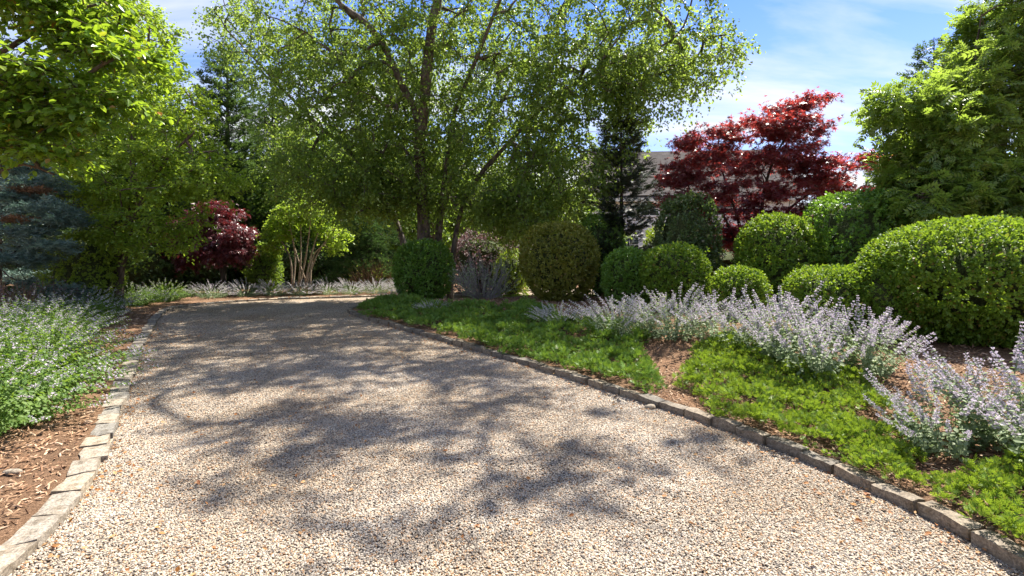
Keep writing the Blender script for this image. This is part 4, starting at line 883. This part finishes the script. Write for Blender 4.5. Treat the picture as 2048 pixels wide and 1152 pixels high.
left = [(-3.85, 3.8, 'nearest green catmint at the left photo edge, leaning over the mulch', .95), (-4.3, 4.65, 'second catmint up the left kerb, flower stems reaching to the blocks', 1.0),
        (-5.05, 5.7, 'third catmint up the left kerb from the camera', 1.0), (-5.95, 7.05, 'fourth catmint up the left kerb, tall and green', 1.0), (-6.55, 8.0, 'fifth catmint up the left kerb from the camera', 1.0),
        (-7.2, 9.0, 'sixth catmint up the left kerb, overhanging the granite blocks', 1.0), (-7.9, 10.1, 'seventh catmint up the left kerb, just before the bend', 1.0), (-8.6, 11.2, 'eighth catmint up the left kerb, at the bend', 1.0),
        (-5.7, 5.2, 'catmint in the rear left row, cut by the photo edge', .95), (-6.4, 6.2, 'second catmint in the rear left row, beside bare mulch', .95), (-7.1, 7.2, 'third catmint in the rear left row, in front of the brown thicket', .9), (-7.9, 8.4, 'fourth catmint in the rear left row, below the dwarf spruce', .9), (-8.7, 9.6, 'fifth catmint in the rear left row, below the lime shrub', .9)]
for i, (x, y, lb, s) in enumerate(left): catmint(lb, x - (.5 if 2 < i < 8 else .15), y, VG[i % 3], s * (1.1 if i < 3 or i > 7 else .98))
back = [(-9.15, 12.3, 'catmint at the outside of the kerb bend, foot of the left tree'), (-9.1, 13.4, 'tall catmint just past the kerb bend, in front of the dark understory'), (-8.4, 14.3, 'silvery catmint in the far row left of the purple maple trunk'),
        (-7.75, 14.8, 'silvery catmint in the far row beneath the purple maple'), (-7.05, 15.1, 'silvery catmint in the far row right of the purple maple'), (-6.35, 15.35, 'silvery catmint in the far row left of the vase tree stems'),
        (-5.65, 15.6, 'silvery catmint in the far row at the foot of the vase tree'), (-4.95, 15.75, 'silvery catmint in the far row right of the vase tree'), (-4.25, 15.95, 'silvery catmint in the far row in front of the brown twiggy shrub'),
        (-3.55, 16.2, 'silvery catmint at the right end of the far row')]
for i, (x, y, lb) in enumerate(back): catmint(lb, x, y, VS[i % 3] if i > 1 else VG[i % 3], .92)
def catr(label, px, py, z, var, s): x, y = G(px, py, z); catmint(label, x, y, var, s)
catr('small pale catmint tuft at the foot of the dark boxwood', 865, 622, .2, VR[0], .5)
catr('low catmint tuft at the tip of the bed left of the dark boxwood', 782, 604, .1, VR[1], .55)
catr('small catmint tuft in front of the olive boxwood dome', 1118, 655, .2, VR[2], .68)
catr('catmint below the smaller fresh green boxwood ball', 1236, 675, .2, VR[0], 1.0)
catr('catmint below the larger fresh green boxwood ball', 1345, 678, .25, VR[1], 1.1)
for lb, px, py, z, w, hh, n, ln in (
        ('silvery catmint under the small yellowish boxwood', 1448, 696, .27, .55, .74, 44, (-.1, 0)),
        ('dense catmint in front of the egg-shaped boxwood', 1548, 712, .28, .68, .86, 62, (0, 0)),
        ('dense catmint in front of the low flat-topped boxwood', 1636, 748, .25, .62, .80, 62, (0, 0)),
        ('catmint at the left foot of the giant boxwood', 1722, 750, .25, .58, .74, 50, (.05, 0)),
        ('catmint leaning left over the juniper in front of the giant boxwood', 1885, 868, .2, .6, .62, 52, (-.2, -.05)),
        ('catmint cut by the right photo edge in front of the giant boxwood', 2030, 872, .22, .6, .76, 54, (0, 0)),
        ('catmint just beyond the right photo edge', 2160, 930, .22, .8, .74, 60, (0, 0))):
    x, y = G(px, py, z); catmint_near(lb, x, y, w, hh, n, ln)

# ------------------------------------------------------------------ creeping juniper
def juniper(name, label, poly, dens, size, mat, seed, per=22):
    poly = np.array([G(px, py, .1) for px, py in poly]); lo, hi = poly.min(0), poly.max(0); area = np.prod(hi - lo); n = int(area * dens)
    P = np.c_[rng.uniform(lo[0], hi[0], n), rng.uniform(lo[1], hi[1], n)]
    edge = dist_line(P, np.vstack([poly, poly[:1]])); q3 = np.c_[P, 0 * P[:, 0]]
    ins = inside(P, poly); sd = np.where(ins, edge, -edge) + .16 * wob(q3 + seed, 4) + .09 * wob(q3 + seed, 13, o=5) - .03
    hole = wob(q3 + seed * 2, 3.2, o=13) + .45 * wob(q3, 9, o=21)
    keep = (sd > 0) & (hole < .72) & ~inside(P, DRIVE) & (dist_line(P, _R3) > .05); P = P[keep]; sd = sd[keep]; hole = hole[keep]; q3 = q3[keep]; n = len(P)
    k = n; P = P[:k]; sd = sd[:k]; hole = hole[:k]; q3 = q3[:k]
    m = np.minimum(np.clip(sd / .2, 0, 1), np.clip((.72 - hole) / .4, 0, 1)); m = m * (2 - m)
    top = (.015 + .105 * m) * (1 + .4 * wob(q3, 8, o=3) + .3 * wob(q3, 21, o=17)) * rng.uniform(.55, 1.15, k)
    z = gz(P[:, 0], P[:, 1]) + np.maximum(top, .012)
    C3 = np.repeat(np.c_[P, z], per, axis=0); n = len(C3); az = rng.uniform(0, 6.28, n); el = np.arcsin(rng.uniform(-.15, 1, n))
    D = np.c_[np.cos(az) * np.cos(el), np.sin(az) * np.cos(el), np.sin(el)]; ts = np.repeat(rng.uniform(.65, 1.35, k), per)
    C3 = C3 + D * (ts * size * rng.uniform(.5, 1.15, n))[:, None] * [1, 1, .7] + rng.normal(0, size * .12, (n, 3)); Nn = rng.normal(0, .6, (n, 3)) + [0, 0, 1]
    D = D * .9 + rng.normal(0, .35, (n, 3)) + [0, 0, .35]
    P = C3[:, :2]; z = C3[:, 2]; size = size * ts
    # pieces overhanging the kerb
    o = part(name, *scatter(np.c_[P, z], D, Nn, size * rng.uniform(.6, 1.25, n), T_SPRAY, 1.25), M[mat], kind='stuff'); tag(o, label, 'ground cover')
    return P
juniper('juniper', 'cool green creeping juniper mat at the far tip of the right bed', [(712, 614), (760, 602), (800, 603), (850, 618), (900, 628), (950, 632), (1000, 640), (980, 700), (950, 694), (880, 674), (800, 648), (730, 632)], 150, .058, 'juniper_cool', 3, 17)
juniper('juniper', 'creeping juniper mat along the middle of the right kerb', [(985, 640), (1060, 634), (1110, 650), (1150, 668), (1200, 676), (1290, 684), (1312, 700), (1300, 732), (1320, 762), (1350, 795), (1240, 778), (1130, 742), (1050, 718), (960, 692)], 210, .048, 'juniper_cool', 8, 20)
juniper('juniper', 'bright yellow-green creeping juniper mat nearest the camera', [(1335, 775), (1365, 738), (1440, 715), (1500, 712), (1560, 745), (1640, 765), (1700, 780), (1750, 790), (1790, 840), (1830, 880), (1890, 950), (1960, 960), (2060, 930), (2400, 960), (2500, 1500), (2048, 1150), (1960, 1092), (1850, 1030), (1750, 980), (1660, 932), (1570, 895), (1500, 862), (1420, 822)], 330, .037, 'juniper', 14)

# ------------------------------------------------------------------ house, shed, fences
hx, hy = X(1180, 29), 29.0
house = thing('house', 'white clapboard house with grey shingle roof behind the red maple', 'house', (hx, hy, .1), R(-5))
WD, DP, EV, RG = 11.2, 8.0, 4.45, 7.5
A = Acc()
for i in range(int(EV / .115)): A.add(*box((WD / 2, .02 * 0 - .012, .115 * i + .0575), (WD, .03, .121)))
A.part('siding', M['white'], house, kind='stuff')
Vw = np.array([(0, 0, 0), (WD, 0, 0), (WD, DP, 0), (0, DP, 0), (0, 0, EV), (WD, 0, EV), (WD, DP, EV), (0, DP, EV), (0, DP / 2, RG - .15), (WD, DP / 2, RG - .15)])
part('wall', Vw, [np.array([(0, 1, 5, 4), (1, 2, 6, 5), (2, 3, 7, 6), (3, 0, 4, 7)]), np.array([(4, 8, 7), (5, 6, 9)])], M['white'], house)
sl = math.atan2(RG - EV, DP / 2); ln = math.hypot(RG - EV, DP / 2) + .5
for s in (0, 1):
    rf = obj('roof', mesh_data('roof', *(lambda b_: (b_[0], b_[1]))(box((0, ln / 2, 0), (WD + .8, ln, .12)))), M['roof'], house)
    if s == 0: rf.location = (WD / 2, -.4, EV - .3 + .02); rf.rotation_euler = (sl, 0, 0)
    else: rf.location = (WD / 2, DP + .4, EV - .28); rf.rotation_euler = (sl, 0, math.pi)
part('fascia', *box((WD / 2, -.44, EV - .36), (WD + .8, .05, .2)), M['trim'], house)
part('soffit', *box((WD / 2, -.22, EV - .1), (WD + .6, .42, .03)), M['trim'], house)
def window(parent, x, z, w, h_, y=-.03, lights=2):
    A = Acc()
    for (cx, cz, a_, b_) in ((0, h_ / 2 + .05, w + .2, .1), (0, -h_ / 2 - .05, w + .2, .1), (-w / 2 - .05, 0, .1, h_), (w / 2 + .05, 0, .1, h_)): A.add(*box((x + cx, y - .02, z + cz), (a_, .06, b_)))
    for k in range(1, lights): A.add(*box((x - w / 2 + w * k / lights, y - .012, z), (.035, .03, h_)))
    A.add(*box((x, y - .014, z), (w, .03, .035)))
    f = A.part('window', M['white'], parent); part('pane', *box((x, y + .005, z), (w, .02, h_)), M['glass'], f)
for wx in (3.3, 4.6, 7.4, 8.7): window(house, wx, 3.62, .95, .75)
for wx in (2.2, 4.2, 7.4, 9.2): window(house, wx, 1.6, .95, 1.3)
wing = thing('house_wing', 'low white clapboard annex seen through the right side of the maple', 'house', (hx + 11.1, hy - 1.6, .1), R(-5))
A = Acc()
for i in range(24): A.add(*box((2.5, -.012, .115 * i + .0575), (5, .03, .121)))
A.part('siding', M['white'], wing, kind='stuff')
part('wall', *box((2.5, 2.5, 1.4), (5, 4.98, 2.8)), M['white'], wing)
V = np.array([(-.3, -.35, 2.72), (5.3, -.35, 2.72), (5.3, 2.5, 3.9), (-.3, 2.5, 3.9), (5.3, 5.35, 2.72), (-.3, 5.35, 2.72)])
part('roof', np.vstack([V, V - [0, 0, .1]]), [np.array([(0, 1, 2, 3), (3, 2, 4, 5), (6, 9, 8, 7), (9, 11, 10, 8), (0, 6, 7, 1), (5, 4, 10, 11)])], M['roof'], wing)
window(wing, 1.3, 1.7, .9, 1.1); window(wing, 3.5, 1.7, .9, 1.1)

sx, sy = X(1072, 20.5), 20.5
shed = thing('garden_shed', 'small white gabled garden shed peeking between birch and olive boxwood', 'shed', (sx, sy, .1), R(12))
V = np.array([(-.9, 0, 0), (.9, 0, 0), (.9, 1.6, 0), (-.9, 1.6, 0), (-.9, 0, 1.25), (.9, 0, 1.25), (.9, 1.6, 1.25), (-.9, 1.6, 1.25), (0, 0, 1.85), (0, 1.6, 1.85)])
part('wall', V, [np.array([(0, 1, 5, 4), (1, 2, 6, 5), (2, 3, 7, 6), (3, 0, 4, 7)]), np.array([(4, 5, 8), (6, 7, 9)])], M['trim'], shed)
V = np.array([(-1.05, -.15, 1.17), (0, -.15, 1.87), (1.05, -.15, 1.17), (-1.05, 1.75, 1.17), (0, 1.75, 1.87), (1.05, 1.75, 1.17)])
part('roof', np.vstack([V, V + [0, 0, .08]]), [np.array([(6, 7, 10, 9), (7, 8, 11, 10), (0, 3, 4, 1), (1, 4, 5, 2), (0, 1, 7, 6), (1, 2, 8, 7), (0, 6, 9, 3), (2, 5, 11, 8), (3, 9, 10, 4), (4, 10, 11, 5)])], M['roof'], shed)
A = Acc()
for xx_ in (-.9, .9): A.add(*box((xx_, -.03, .62), (.1, .05, 1.25)))
A.part('corner_board', M['white'], shed); part('door', *box((0, -.02, .5), (.6, .04, 1.0)), M['white'], shed)

f = thing('timber_fence', 'weathered horizontal-slat fence behind the far catmint row', 'fence', (X(470, 20), 20, .1), R(0))
W_ = X(815, 20) - X(470, 20)
for k in range(8): part('slat', *box((W_ / 2, 0, .12 + k * .14), (W_, .025, .12)), M['fence'], f)
for k in range(5): part('post', *box((W_ * k / 4, .06, .6), (.09, .09, 1.2)), M['fence'], f)
f = thing('rail_fence', 'low grey rail fence with white post behind the boxwood balls', 'fence', (X(1215, 15.5), 15.5, .25))
for z_, m_ in ((.95, 'greywood'), (.55, 'greywood')): part('rail', *box((1.2, 0, z_), (2.6, .04, .12)), M[m_], f)
for xx_ in (0, 1.25, 2.4): part('post', *box((xx_, .07, .55), (.1, .1, 1.1)), M['white'], f)

# ------------------------------------------------------------------ far-off wood
n = 26000; px = np.r_[rng.uniform(-700, 1180, int(n * .85)), rng.uniform(1150, 2900, int(n * .15))]; n = len(px); d = rng.uniform(31, 37, n)
d = np.where(px > 1150, d + 14, d)
top = np.interp(px, [-700, 100, 330, 420, 600, 900, 1180, 1300, 2300, 2900], [10.5, 10.0, 7.8, 6.6, 8.2, 6.4, 4.6, 3.6, 3.6, 8]) * (1 + .13 * wob(np.c_[px * .02, d, 0 * d], 1.0) + .06 * wob(np.c_[px * .08, d, 0 * d], 1.0, o=5))
z = top * rng.random(n) ** .8
P = np.c_[X(px, d), d, z] + rng.normal(0, .2, (n, 3))
o = part('far_wood', *scatter(P, rnd(n), rnd(n) + [0, -.4, .5], rng.uniform(.38, .75, n), T_QUAD, 1.2), M['wood_green'], kind='stuff'); tag(o, 'dense leafy woodland closing the view behind the garden', 'woodland')
tris = sum(sum(len(p.vertices) - 2 for p in me.polygons) for me in bpy.data.meshes if len(me.polygons) < 5000) + sum(len(me.polygons) for me in bpy.data.meshes if len(me.polygons) >= 5000)
print('TRIS ~', tris, 'objects', len(bpy.data.objects))
